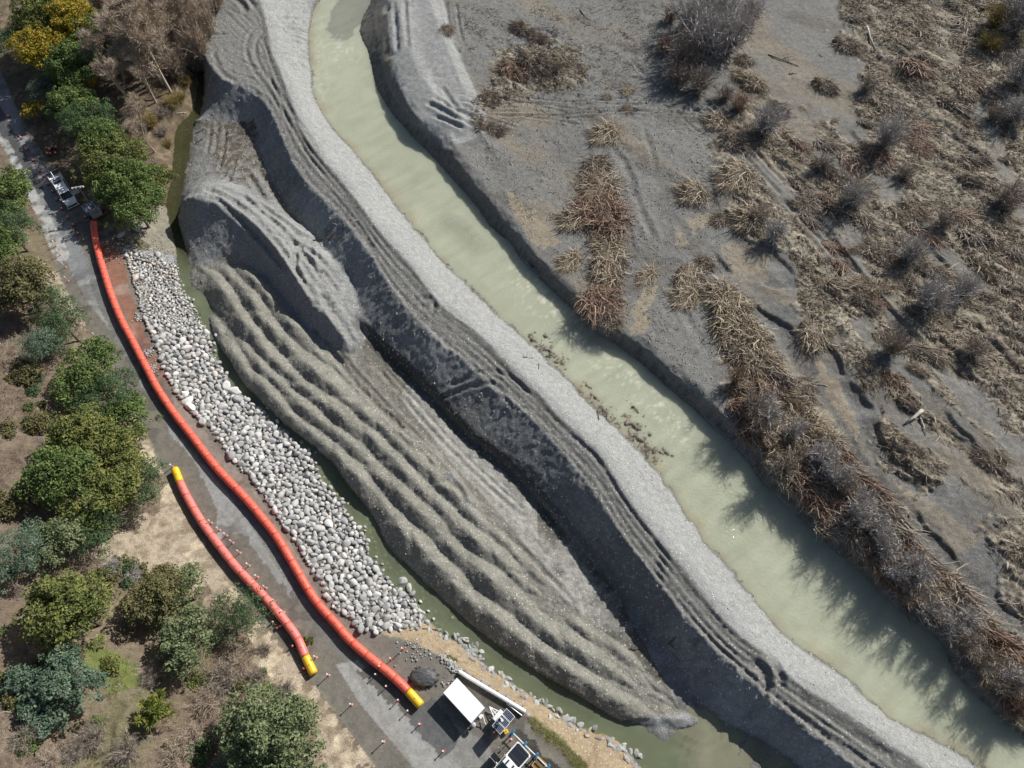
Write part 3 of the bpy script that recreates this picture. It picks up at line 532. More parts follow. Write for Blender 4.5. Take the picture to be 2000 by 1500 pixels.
# hillside: bracken, grass, pale slips of soil
hl = inR['hill']; C = over(C, hl*1.0, (.15, .115, .085)); C = over(C, hl*sstep(-.1, .5, nB)*.6, (.225, .18, .135)); C = over(C, hl*sstep(.1, .5, nA+.3*nC)*.55, (.135, .14, .06)); C = over(C, hl*sstep(.15, .5, nC)*.4, (.24, .2, .155))
SLIP = [[(320,915),(390,1040),(470,1160),(520,1215),(470,1180),(400,1160),(330,1130),(230,1105),(155,1095),(190,1065),(300,1030),(310,960)], [(55,505),(100,520),(140,590),(170,640),(110,600)], [(160,650),(240,750),(300,860),(318,930),(290,900),(200,720)], [(480,1190),(560,1280),(640,1385),(740,1510),(600,1510),(620,1420),(540,1330),(500,1280)], [(250,1000),(330,980),(330,1040),(260,1050)]]
slip = np.zeros(fX.size)
for p, z in zip(SLIP, (6, 5, 5, 5.5, 7)): slip = np.maximum(slip, inpoly(fX+nB*1.4, fY+nC*1.4, lines(p, z)))
slip *= hl; C = over(C, slip*.9, (.385, .325, .25)); C = over(C, slip*sstep(-.1, .4, nC+nB*.4)*.65, (.225, .18, .125)); C = over(C, slip*sstep(.1, .5, nD+nC*.5)*.5, (.15, .12, .085)); C = over(C, slip*sstep(.2, .5, nB-.3*nC)*.6, (.54, .465, .34))
gr = inpoly(fX+nB, fY+nB, lines([(185,1265),(250,1270),(300,1330),(240,1360),(195,1330)], 9)); C = over(C, gr*.8, (.13, .165, .04))
# the bench with its road
be = inR['bench']; C = over(C, be*1.0, (.18, .166, .142)); C *= (1+be*(.10*nB+.06*nA))[:, None]
RD_L = [(-40,195),(0,270),(33,333),(83,423),(123,500),(150,550),(173,593),(207,633),(233,667),(253,713),(280,763),(320,813),(333,847),(380,903),(410,967),(425,1005)]
RD_M = [(-20,130),(33,240),(80,330),(118,410),(150,480),(172,545),(192,600),(215,640),(240,690),(273,747),(300,790),(333,833),(390,900),(437,955),(473,1000),(520,1070),(560,1130),(600,1195),(640,1255),(690,1310)]
RD_R = [(10,150),(45,250),(90,335),(135,430),(165,495),(190,545),(215,620),(245,680),(280,740),(310,775),(345,830),(395,880),(450,945),(500,1010),(540,1075),(590,1150),(640,1235),(690,1300),(740,1355)]
rl, rm, rr = (lines(p, ZB) for p in (RD_L, RD_M, RD_R))
seal2 = inpoly(fX+nC*.3, fY+nC*.3, lines([(420,1062),(448,1040),(482,1049),(498,1077),(521,1107),(545,1133),(561,1154),(572,1168),(566,1149),(543,1110),(528,1089),(508,1054),(482,1015),(455,985)], ZB)); seal = seal2 | inpoly(fX+nC*.15, fY+nC*.15, cat(rl, lines([(420,1062),(448,1040)], ZB), lines(RD_M[14:19], ZB), rm[::-1][5:])); damp = inpoly(fX+nC*.2, fY+nC*.2, cat(rm, rr[::-1]))
C = over(C, seal*be*.95, (.30, .305, .30)); C = over(C, damp*be*.92, (.168, .173, .177)); uproad = inpoly(fX+nC*.1, fY+nC*.1, cat(rl[:6], rr[:6][::-1])); C = over(C, uproad*be*.92, (.225, .232, .24))
low = inpoly(fX, fY, lines([(655,1297),(700,1290),(790,1385),(830,1405),(850,1440),(900,1500),(960,1560),(860,1560),(800,1490),(700,1370)], ZB)); C = over(C, low*be*.95, (.335, .33, .315))
sw = sstep(.12, .5, fbm(fX*.75+fY*.66, (fX*.66-fY*.75)*.12, .7, 3, 51)); C = over(C, be*sw*.35, (.2, .185, .155))
ped = inpoly(fX+nB*.3, fY+nC*.3, lines([(190,470),(222,470),(240,500),(252,560),(270,620),(295,680),(330,760),(300,720),(262,650),(225,570)], ZB)); C = over(C, ped*be*.85, (.265, .135, .09)); C = over(C, ped*be*sstep(.1, .4, nB)*.6, (.33, .28, .24))
con = inpoly(fX+nB*.25, fY+nC*.25, lines([(330,755),(372,812),(430,880),(497,957),(550,1037),(597,1107),(640,1200),(700,1240),(690,1260),(640,1215),(590,1140),(535,1055),(480,975),(400,885),(345,810)], ZB)); C = over(C, con*be*.8, (.27, .238, .205)); C = over(C, con*be*sstep(.15, .35, nB)*.7, (.16, .12, .095))
pad = inpoly(fX, fY, lines([(898,1420),(825,1380),(806,1400),(850,1450),(900,1500),(985,1500),(950,1450)], ZB)); C = over(C, pad*be*.9, (.25, .25, .235))
apr = inpoly(fX+nC*.3, fY+nC*.3, lines([(800,1406),(842,1362),(902,1428),(888,1462),(858,1484)], ZB)); C = over(C, apr*be*.92, (.105, .108, .11))
wet = inpoly(fX+nC*.5, fY+nC*.5, lines([(690,1310),(735,1300),(825,1385),(803,1402),(760,1370)], ZB)); C = over(C, wet*be*.85, (.095, .09, .082))
yard = inpoly(fX+nC*.4, fY+nB*.4, lines([(890,1310),(1020,1390),(1000,1420),(900,1345)], ZB)); C = over(C, yard*be*.8, (.10, .088, .072))
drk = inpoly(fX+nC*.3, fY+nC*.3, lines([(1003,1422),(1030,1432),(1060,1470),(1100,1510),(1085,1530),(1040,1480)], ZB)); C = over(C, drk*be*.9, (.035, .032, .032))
cl_ = np.clip(1.3-pdist(fX, fY, lines([(-20,195),(0,233),(35,300),(72,372)], ZB)+0, 2)[0]/.25, 0, 1); C = over(C, cl_*be*.8, (.05, .05, .055))
ed_ = np.clip(1.3-pdist(fX, fY, lines([(0,272),(33,335),(83,425),(122,500)], ZB), 2)[0]/.12, 0, 1)*sstep(-.4, .1, nC); C = over(C, ed_*be*.7, (.5, .5, .48))
pot = sstep(.46, .52, vnoise(fX/.9+3, fY/.9, 61))*sstep(.55, .75, vnoise(fX/6, fY/6, 62)); C = over(C, be*pot*.5, (.075, .07, .065))
rp = inR['rip']; C = over(C, rp*1.0, (.16, .14, .115))
edge = inpoly(fX+nC*.5, fY+nC*.5, np.concatenate([lines([(720,1238),(815,1256),(898,1302),(1024,1388),(1100,1460),(1230,1570)], 3.4), lines([(1300,1560),(1200,1440),(1080,1390),(945,1300),(870,1245),(835,1218)], .3)])); C = over(C, edge*~be*.95, (.33, .255, .165)); C = over(C, (edge & ~be)*sstep(.05, .5, nC+.3*nB)*.5, (.2, .14, .09))
C = np.clip(C*(1+.10*nD)[:, None], .02, .75)
C[:, :] = C
Z = np.where(inR['riv'] & ~shoal, np.minimum(Z, -.02+.6*np.clip(nC, -.2, .4)*np.exp(-dsh/1.2)), Z)

VN = np.stack([fX, fY, Z], 1)
nr = len(YR)
q = (np.arange(nr-1)[:, None]*NC+np.arange(NC-1)[None]).ravel(); FQ = np.stack([q, q+1, q+NC+1, q+NC], 1)
fc = lambda m: (m[FQ].sum(1) >= 2)
reg = np.zeros(len(FQ), int)
for k, nm in enumerate(('flood', 'hill', 'wood', 'bench', 'rip', 'riv'), 1): reg[fc(inR[nm])] = k
zf = Z[FQ].max(1); deep = (reg == 5+1) & (zf < -.35); reg[deep] = -1
M_GRAV = ground_mat('grey river gravel', 1.0, .8, .92, 3.3, .7); M_FLOOD = ground_mat('silt and flood wrack', 1.0, .6, .9, 5.0, .3)
M_HILL = ground_mat('hillside soil', 1.0, .8, .95, 4.0, .12); M_ROAD = ground_mat('road surface and silt', .5, .18, .85, 6.0, .1)
def sub(name, sel, m, **kw):
    f = FQ[sel]; u, inv = np.unique(f, return_inverse=True); me = mesh_np(name, VN[u], inv.reshape(f.shape), [m], smooth=True, col=C[u])
    return link(name, me, None, None, kind='structure', **kw)
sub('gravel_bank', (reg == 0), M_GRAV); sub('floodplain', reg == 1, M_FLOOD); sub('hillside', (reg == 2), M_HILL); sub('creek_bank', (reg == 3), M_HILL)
sub('road', reg == 4, M_ROAD); sub('embankment', reg == 5, M_HILL); sub('river_bed', reg == 6, M_GRAV)
# land beyond the edges
def ground_at(x, y):
    u = np.interp(y, YR, np.arange(nr)); j = min(int(u), nr-2); hw = 60+.365*max(y, 0)
    i = int(np.clip((x/hw+1)/2*(NC-1), 0, NC-2)); return float(Z[j*NC+i])
Zr = Z.reshape(nr, NC)
def gz(x, y):
    x = np.asarray(x, float); y = np.asarray(y, float)
    v = np.clip(np.interp(y, YR, np.arange(nr)), 0, nr-1.001); j = v.astype(int); b = v-j
    hw = 60+.365*np.maximum(y, 0); u = np.clip((x/hw+1)/2*(NC-1), 0, NC-1.001); i = u.astype(int); a = u-i
    return (Zr[j, i]*(1-a)+Zr[j, i+1]*a)*(1-b)+(Zr[j+1, i]*(1-a)+Zr[j+1, i+1]*a)*b
edge_idx = np.r_[np.arange(0, NC, 12), (np.arange(0, nr, 12)*NC+NC-1), ((nr-1)*NC+np.arange(NC-1, -1, -12)), (np.arange(nr-1, -1, -12)*NC)]
ev = VN[edge_idx]; k = len(ev); cen = np.array([0, 65, 0.])
far = (ev-cen)*np.array([9., 9., 0])+cen; far[:, 2] = 2.0; low_ = (ev-cen)*np.array([1.25, 1.25, 1])+cen; low_[:, 2] = low_[:, 2]*.5+1
vv = np.r_[ev-[0, 0, .03], low_, far]; f = [(i, (i+1) % k, k+(i+1) % k, k+i) for i in range(k)]+[(k+i, k+(i+1) % k, 2*k+(i+1) % k, 2*k+i) for i in range(k)]
f = [t[::-1] for t in f]
link('terrain', mesh_np('terrain', vv, f, [M_HILL], smooth=True, col=np.tile([.16, .135, .1], (len(vv), 1))), kind='structure')

# ------------------------------------------------------------------ water
def water_mat(name, rough, bump, scale, stretch=None, alpha=None):
    m = mat(name, (.3, .3, .2), rough); b = m.node_tree.nodes['Principled BSDF']; b.inputs['IOR'].default_value = 1.33
    a = N(m, 'ShaderNodeVertexColor', layer_name='tone').outputs[0]; c = coords(m)
    n = N(m, 'ShaderNodeTexNoise', Scale=scale, Detail=5.0, Roughness=.6); L(m, c, n.inputs['Vector'])
    n2 = N(m, 'ShaderNodeTexNoise', Scale=.25, Detail=4.0); L(m, c, n2.inputs['Vector'])
    L(m, mixrgb(m, 'MULTIPLY', .35, a, ramp(m, n2.outputs['Fac'], [(.3, (.86, .88, .9)), (.7, (1.1, 1.08, 1.05))])), b.inputs['Base Color'])
    bp = N(m, 'ShaderNodeBump', Strength=bump, Distance=.15); L(m, n.outputs['Fac'], bp.inputs['Height']); L(m, bp.outputs[0], b.inputs['Normal'])
    if not alpha:
        b.inputs['Subsurface Weight'].default_value = .7; b.inputs['Subsurface Radius'].default_value = (1.0, 1.0, .85); b.inputs['Subsurface Scale'].default_value = 1.6; b.subsurface_method = 'BURLEY'
    if alpha:
        out = m.node_tree.nodes['Material Output']; tr = N(m, 'ShaderNodeBsdfTransparent'); tr.inputs[0].default_value = (.78, .86, .62, 1)
        mx = N(m, 'ShaderNodeMixShader'); mx.inputs[0].default_value = alpha; L(m, tr.outputs[0], mx.inputs[1]); L(m, b.outputs[0], mx.inputs[2]); L(m, mx.outputs[0], out.inputs['Surface'])
    return m
def water(name, mask, z, tonef, m):
    mm = mask.reshape(nr, NC)[::2, ::2]; r2, c2 = mm.shape
    q = (np.arange(r2-1)[:, None]*c2+np.arange(c2-1)[None]).ravel(); F = np.stack([q, q+1, q+c2+1, q+c2], 1)
    F = F[mm.ravel()[F].any(1)]; u, inv = np.unique(F, return_inverse=True)
    x = X[::2, ::2].ravel()[u]; y = Y[::2, ::2].ravel()[u]
    zz = np.full(len(u), z)+(.03*fbm(x, y, 1.1, 3, 71)+.02*fbm(x, y, .5, 2, 72) if name == 'river' else 0)
    return link(name, mesh_np(name, np.stack([x, y, zz], 1), inv.reshape(F.shape), [m], smooth=True, col=tonef(x, y)), kind='structure')
def riv_tone(x, y):
    c = np.tile(np.array([.375, .395, .295]), (len(x), 1)); n = fbm(x, y, 3., 3, 81); n2 = fbm(x, y, 8., 3, 82)
    def ov(m, col):
        nonlocal c; m = np.clip(m, 0, 1)[:, None]; c = c*(1-m)+np.array(col)*m
    bar = inpoly(x+n*1.2, y+n*1.2, lines([(640,50),(655,0),(690,-50),(740,-50),(715,20),(690,70),(665,85),(645,75)], 0)); ov(bar*.75, (.2, .205, .17))
    fo = np.clip(1-pdist(x, y, lines([(612,40),(612,90),(620,150),(628,190)], 0), 3)[0]/2.0, 0, 1)*sstep(.0, .5, fbm(x, y, .5, 3, 83)); ov(fo*.8, (.5, .5, .4))
    ov(np.clip(1-pdist(x, y, lines([(650,85),(668,100),(680,115)], 0), 4)[0]/3, 0, 1)*sstep(0, .4, fbm(x, y, .5, 3, 84))*.7, (.55, .55, .48))
    for pts in ([(1000,500),(1060,570),(1110,630),(1130,665)], [(1140,670),(1200,720),(1260,770),(1330,850)], [(1020,560),(1060,600)]):
        ov(np.clip(1-pdist(x, y, lines(pts, 0), 4)[0]/2.4, 0, 1)*sstep(.15, .5, fbm(x, y, .45, 3, 85))*.75, (.62, .6, .5))
    ov(np.clip(1-pdist(x, y, rivL, 3)[0]/1.6, 0, 1)*sstep(-.3, .5, n)*.6, (.33, .28, .19))
    ov(np.clip(1-pdist(x, y, lines([(880,435),(905,455),(925,480)], 0), 4)[0]/2.2, 0, 1)*.35, (.2, .21, .16))
    ripple_glint = fbm(x*.62-y*.78, (x*.78+y*.62)*.22, .9, 3, 86); c *= (1+.08*n2+.05*n+.11*ripple_glint)[:, None]; return c  # streaks along the flow: ripple glints painted into the water tone
rv = inR['riv'] | (pdist(fX, fY, rivL, 3)[0] < 1.2) | (pdist(fX, fY, rivR, 3)[0] < 1.0)
water('river', rv, 0.0, riv_tone, water_mat('silty river water', .1, .42, 2.6))
def st_tone(x, y):
    c = np.tile(np.array([.205, .232, .15]), (len(x), 1)); n = fbm(x, y, 2., 3, 91)
    d = inpoly(x+n*.8, y+n*.8, lines([(1320,1395),(1360,1385),(1420,1440),(1500,1500),(1560,1560),(1400,1560),(1330,1450)], 0)); m = d[:, None]*.7; c = c*(1-m)+np.array([.13, .135, .09])*m
    for pts, r in (([(1340,1415),(1370,1430)], 1.6), ([(1400,1500),(1440,1475),(1500,1480)], 3), ([(1352,1392),(1375,1405)], 1.2)):
        m = np.clip(1.2-pdist(x, y, lines(pts, 0), 5)[0]/r+n*.4, 0, 1)[:, None]*.8; c = c*(1-m)+np.array([.36, .35, .25])*m
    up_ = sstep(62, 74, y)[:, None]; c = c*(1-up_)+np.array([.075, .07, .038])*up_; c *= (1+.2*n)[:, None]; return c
smask = (inR['stream'] & ~inR['riv']) | inpoly(fX, fY, lines([(1150,1380),(1325,1390),(1370,1380),(1430,1415),(1520,1460),(1600,1530),(1600,1600),(1240,1600),(1240,1480)], 0)) | (pdist(fX, fY, stL, 2)[0] < 1.2) | (pdist(fX, fY, stR, 2)[0] < .8)
smask &= (Z < .35) & ~inR['riv']
water('stream', smask, 0.06, st_tone, water_mat('clear green stream water', .08, .12, 2.0, alpha=.6))
# ------------------------------------------------------------------ placing things
def G(px, py, dz=0.0):
    """where the line of sight through a photo point meets the ground (or dz above it)"""
    z = 3.0
    for _ in range(14):
        x, y = P(px, py, z); z = .5*z+.5*(float(gz(x, y))+dz)
    return x, y, z
def icos(sub):
    import bmesh
    bm = bmesh.new(); bmesh.ops.create_icosphere(bm, subdivisions=sub, radius=1.0)
    v = np.array([p.co[:] for p in bm.verts]); f = np.array([[q.index for q in t.verts] for t in bm.faces]); bm.free(); return v, f
IV2, IF2 = icos(3); IV1, IF1 = icos(1); IV0, IF0 = icos(2)
def rockshape(v, seed, ang=.18):
    r = np.random.default_rng(seed); p = v.copy()
    for _ in range(9):                              # worn facets
        n = r.normal(size=3); n /= np.linalg.norm(n); d = r.uniform(.58, .92); k = p@n; m = k > d; p[m] -= np.outer((k[m]-d)*.9, n)
    for k in range(3):
        a = r.normal(size=3)*1.6; p *= (1+ang*.35*np.sin(p@a+r.uniform(0, 6)))[:, None]
    return p*np.array([1.0, r.uniform(.68, .95), r.uniform(.55, .8)])
def rock_mat(name, cols, rough=.85, sc=3.0):
    m = mat(name, cols[0], rough, spec=.3); b = m.node_tree.nodes['Principled BSDF']; c = coords(m)
    oi = N(m, 'ShaderNodeObjectInfo').outputs['Random']; gi = N(m, 'ShaderNodeNewGeometry').outputs['Random Per Island']
    ad = N(m, 'ShaderNodeMath', operation='ADD'); L(m, oi, ad.inputs[0]); L(m, gi, ad.inputs[1]); fr = N(m, 'ShaderNodeMath', operation='FRACT'); L(m, ad.outputs[0], fr.inputs[0])
    base = ramp(m, fr.outputs[0], [(i/max(1, len(cols)-1), k) for i, k in enumerate(cols)])
    n = N(m, 'ShaderNodeTexNoise', Scale=sc, Detail=6.0, Roughness=.7); L(m, c, n.inputs['Vector'])
    L(m, mixrgb(m, 'MULTIPLY', .6, base, ramp(m, n.outputs['Fac'], [(.3, (.7, .69, .67)), (.7, (1.15, 1.15, 1.15))])), b.inputs['Base Color'])
    bp = N(m, 'ShaderNodeBump', Strength=.35, Distance=.06); L(m, n.outputs['Fac'], bp.inputs['Height']); L(m, bp.outputs[0], b.inputs['Normal']); return m
M_BOULD = rock_mat('greywacke boulder', [(.40, .40, .395), (.50, .50, .495), (.31, .315, .32), (.46, .455, .445), (.60, .595, .585), (.34, .345, .35)])
M_PINK = rock_mat('pinkish boulder', [(.60, .51, .44), (.66, .63, .59), (.56, .47, .39), (.52, .51, .49)])
M_RUBB = rock_mat('angular bank rock', [(.34, .35, .345), (.46, .465, .45), (.24, .25, .25), (.38, .35, .30)])
M_STONE = rock_mat('gravel stones', [(.36, .35, .32), (.55, .54, .50), (.26, .255, .24), (.68, .65, .58)])

# ------------------------------------------------------------------ boulders of the rock slope
bmesh_g = [mesh_np('boulder', rockshape(IV2, 40+i), IF2, [M_BOULD], smooth=True) for i in range(12)]
bmesh_p = [mesh_np('boulder', rockshape(IV2, 60+i), IF2, [M_PINK], smooth=True) for i in range(6)]
rl_, rr_ = resample(RIP_L[:, :2], 300), resample(wl(RIP_R, .1)[:, :2], 300)
pack = []; cells = {}
def tryput(x, y, r, f=.74):
    ci, cj = int(x//1.2), int(y//1.2)
    for i in range(ci-1, ci+2):
        for j in range(cj-1, cj+2):
            for (a, b, q) in cells.get((i, j), ()):
                if (a-x)**2+(b-y)**2 < ((q+r)*f)**2: return False
    cells.setdefault((ci, cj), []).append((x, y, r)); pack.append((x, y, r)); return True
SPEC = [(458,766,.85,1), (445,754,.7,1), (374,797,.7,2), (370,786,.75,2), (363,772,.6,2), (364,684,.75,3), (265,547,.6,3), (268,451,.55,4), (238,461,.6,4), (310,500,.55,4), (786,1137,.6,4), (800,1150,.45,4)]
for px, py, r, k in SPEC:
    x, y, z = G(px, py); cells.setdefault((int(x//1.2), int(y//1.2)), []).append((x, y, r))
for r0, r1, n in ((.5, .64, 70), (.38, .5, 900), (.28, .38, 6500), (.19, .28, 9000), (.12, .19, 9000)):
    for _ in range(n):
        i = random.random(); j = int(i*299); f = random.uniform(.07, 1.0); a, b = rl_[j], rr_[j]
        top = .62 if j < 60 else 1.0
        x, y = a*(1-f)+b*f; jt = .25 if f > .3 else .08; x += random.gauss(0, jt); y += random.gauss(0, jt)
        tryput(x, y, random.uniform(r0, r1)*top, .74 if r1 > .3 else .82)
for _ in range(90):                               # strays at the water's edge and in it
    j = random.randint(60, 299); x, y = rr_[j]+(rr_[j]-rl_[j])*random.uniform(0, .16); tryput(x, y, random.uniform(.18, .4), 1.0)
pack.sort(key=lambda t: -t[2])
def bz(x, y, r): return max(float(gz(x, y)), -.25)+.35+r*.12
def stretch(x, y):
    d = np.hypot(rl_[:, 0]-x, rl_[:, 1]-y); e = np.hypot(rr_[:, 0]-x, rr_[:, 1]-y); j = int(np.argmin(d+e)); k = int(j/300*7); f = d[j]/(d[j]+e[j])
    zn = ('below the roadside trees', 'beside the red stain', 'above the white waterside boulders', 'opposite the white blocks', 'level with the upper yellow tube end', 'level with the pink posts', 'above the gravel pad')[k]
    return zn, 'tube side of' if f < .34 else ('middle of' if f < .67 else 'stream side of')
nlab = 'pale grey rounded boulder packed in the rock slope beside the road'
plab = 'cream pinkish boulder in the upper part of the rock slope'
for i, (x, y, r) in enumerate(pack[:288]):
    pk = y > P(0, 760, 1)[1] and random.random() < sstep(50, 80, y)*.85+.05
    zn, side = stretch(x, y); lb = ('cream pinkish boulder ' if pk else ('big grey boulder ' if r > .44 else 'pale grey rounded boulder '))+side+' rock slope '+zn; o = link('boulder', random.choice(bmesh_p if pk else bmesh_g), None, (x, y, bz(x, y, r)-.12), label=lb, category='boulder', group=lb.replace('boulder', 'boulders'))
    o.rotation_euler = (random.gauss(0, .3), random.gauss(0, .3), random.uniform(0, 6.28)); o.scale = (r*1.18,)*3
SL = {1: 'large white boulder at the water edge of the rock slope', 2: 'large white block sitting high in the rock slope near the orange tube', 3: 'broad flat cream boulder in the upper rock slope', 4: 'lone grey boulder apart from the packed rock slope'}
SG = {1: 'white boulders at the water edge', 2: 'white blocks near the tube', 3: 'flat cream boulders', 4: 'lone boulders around the rock slope'}
for k, (px, py, r, t) in enumerate(SPEC):
    x, y, z = G(px, py); o = link('boulder', (bmesh_p if t == 3 else bmesh_g)[k % 6], None, (x, y, z+.35), label=SL[t], category='boulder', group=SG[t]); o.scale = (r*1.25, r*1.05, r); o.rotation_euler = (0, 0, k*1.3)
    if t in (1, 2): o.material_slots[0].link = 'OBJECT'; o.material_slots[0].material = rock_mat('white boulder', [(.72, .71, .69), (.66, .65, .63)])
def scatter_rocks(name, items, m, shapes, ftri, **kw):
    V = []; F = []; off = 0
    for (x, y, z, r) in items:
        s = random.choice(shapes); a = random.uniform(0, 6.28); t = random.gauss(0, .35); ca, sa = math.cos(a), math.sin(a)
        R = np.array([[ca, -sa, 0], [sa, ca, 0], [0, 0, 1]])@np.array([[1, 0, 0], [0, math.cos(t), -math.sin(t)], [0, math.sin(t), math.cos(t)]])
        V.append((s*r)@R.T+np.array([x, y, z])); F.append(ftri+off); off += len(s)
    return link(name, mesh_np(name, np.concatenate(V), np.concatenate(F), [m], smooth=True), kind='stuff', **kw)
sh0 = [rockshape(IV0, 90+i) for i in range(10)]; sh1 = [rockshape(IV1, 120+i) for i in range(8)]
rest = pack[288:]; pinkf = lambda y: random.random() < sstep(52, 82, y)*.8+.05
ri = [(x, y, bz(x, y, r)-.12, r*1.2) for x, y, r in rest]; pf = [pinkf(t[1]) for t in ri]
scatter_rocks('smaller_boulders', [t for t, p in zip(ri, pf) if not p], M_BOULD, sh0, IF0, label='smaller grey boulders filling the rock slope beside the road')
scatter_rocks('smaller_pink_boulders', [t for t, p in zip(ri, pf) if p], M_PINK, sh0, IF0, label='smaller pinkish boulders filling the rock slope beside the road')
# under-layer so that no soil shows between the boulders
ul = []
for _ in range(1500):
    j = random.randint(0, 299); f = random.uniform(.06, 1); x, y = rl_[j]*(1-f)+rr_[j]*f; ul.append((x, y, float(gz(x, y))+.1, random.uniform(.25, .42)))
scatter_rocks('packing_stones', ul, rock_mat('silty packing stone', [(.22, .21, .19), (.28, .27, .25), (.16, .155, .14)]), sh1, IF1, label='stones packed beneath the boulders of the rock slope')
# stones under water and along the lower stream bank
rub = [mesh_np('bank_rock', rockshape(IV0, 200+i, .35), IF0, [M_RUBB]) for i in range(8)]
BK = [(845,1236),(858,1240),(870,1244),(882,1247),(893,1252),(905,1253),(917,1258),(925,1264),(932,1272),(936,1283),(940,1293),(900,1260),(912,1266),(920,1275),(926,1284),(955,1312),(966,1314),(976,1319),(985,1327),(990,1336),(1000,1345),(1012,1352),(1022,1358),(1036,1358),(1046,1364),(1058,1372),(1068,1377),(1078,1386),(1090,1392),(1100,1400),(1112,1408),(1122,1414),(1135,1421),(1150,1428),(1175,1442),(1190,1448),(1205,1455),(1220,1462),(1235,1470),(1248,1482),(1080,1400),(1105,1416),(1145,1440),(1195,1462),(1225,1480)]
for i, (px, py) in enumerate(BK*2):
    x, y, z = G(px+random.gauss(0, 5), py+random.gauss(0, 4)); o = link('bank_rock', random.choice(rub), None, (x, y, max(z, 0)+.08), label='angular pale grey rock lining the stream below the trailer yard', category='rock', group='angular rocks along the lower stream bank')
    o.scale = (random.uniform(.25, .55), random.uniform(.2, .42), random.uniform(.18, .32)); o.rotation_euler = (random.gauss(0, .3), random.gauss(0, .3), random.uniform(0, 6.3))
HP = []
for _ in range(130):
    t = random.random(); px = 862+t*34+random.gauss(0, 4); py = 1280+t*30+random.gauss(0, 3.5); x, y, z = G(px, py); HP.append((x, y, z+.05, random.uniform(.08, .22)))
for px, py, n, sd in ((800,1265,30,14),(830,1270,25,14),(880,1340,14,9),(250,480,160,18),(300,500,160,16),(330,520,90,12),(290,690,60,5),(300,720,60,5),(270,620,60,5)):
    for _ in range(n): x, y, z = G(px+random.gauss(0, sd), py+random.gauss(0, sd)); HP.append((x, y, z+.04, random.uniform(.06, .2)))
scatter_rocks('loose_rubble', HP, M_RUBB, sh1, IF1, label='loose stones at the edge of the road bench')
uw = []
for _ in range(260):
    j = random.randint(60, 299); d = rr_[j]-rl_[j]; x, y = rr_[j]+d*random.uniform(.02, .5); 
    if gz(x, y) < .1: uw.append((x, y, -.16, random.uniform(.15, .42)))
scatter_rocks('streambed_stones', uw, rock_mat('drowned stone', [(.36, .34, .25), (.46, .43, .33), (.28, .27, .2)]), sh1, IF1, label='stones lying under the green stream water')
# gravel: stones big enough to catch the light
gs = []
def strew(poly, n, r0, r1, cond=None):
    lo = poly.min(0); hi = poly.max(0); x = RNG.uniform(lo[0], hi[0], n); y = RNG.uniform(lo[1], hi[1], n); m = inpoly(x, y, poly); x, y = x[m], y[m]; z = gz(x, y); r = r0+(r1-r0)*RNG.random(len(x))**3
    for a in zip(x, y, z, r):
        if a[2] > .03: gs.append(a)
strew(POLY_RIDGE[:, :2], 30000, .04, .17); strew(cat(crL, toe[::-1]), 20000, .05, .24); strew(cat(crR, rivL[::-1]), 20000, .05, .2); strew(cat(wl(RIM, 4), wl(RIM_T, 1)[::-1]), 3000, .06, .18); strew(POLY_WIN, 4000, .05, .16)
strew(lines([(870,0),(1300,0),(1320,130),(1400,230),(1400,330),(1440,480),(1400,640),(1400,800),(1260,660),(1120,560),(1000,430),(900,310),(950,260)], 2.1), 24000, .05, .22); strew(lines([(380,235),(495,245),(600,440),(500,380),(430,350),(360,360)], 1), 2500, .06, .2)
V = []
shp = IV1[:0]; tv = np.array([[1, 0, 0], [-.3, .9, 0], [-.6, -.7, 0], [.1, .1, .75]]) ; tf = np.array([[0, 1, 3], [1, 2, 3], [2, 0, 3]])
ga = np.array(gs); n = len(ga); a = RNG.uniform(0, 6.28, n); ca, sa = np.cos(a), np.sin(a); k = RNG.uniform(.7, 1.3, (n, 4, 1))
p = tv[None]*k*ga[:, None, 3:4]; V = np.stack([p[..., 0]*ca[:, None]-p[..., 1]*sa[:, None], p[..., 0]*sa[:, None]+p[..., 1]*ca[:, None], p[..., 2]-.02], 2)+ga[:, None, :3]
link('gravel_stones', mesh_np('gravel_stones', V.reshape(-1, 3), (tf[None]+np.arange(n)[:, None, None]*4).reshape(-1, 3), [M_STONE]), kind='stuff', label='stones lying on the gravel banks')

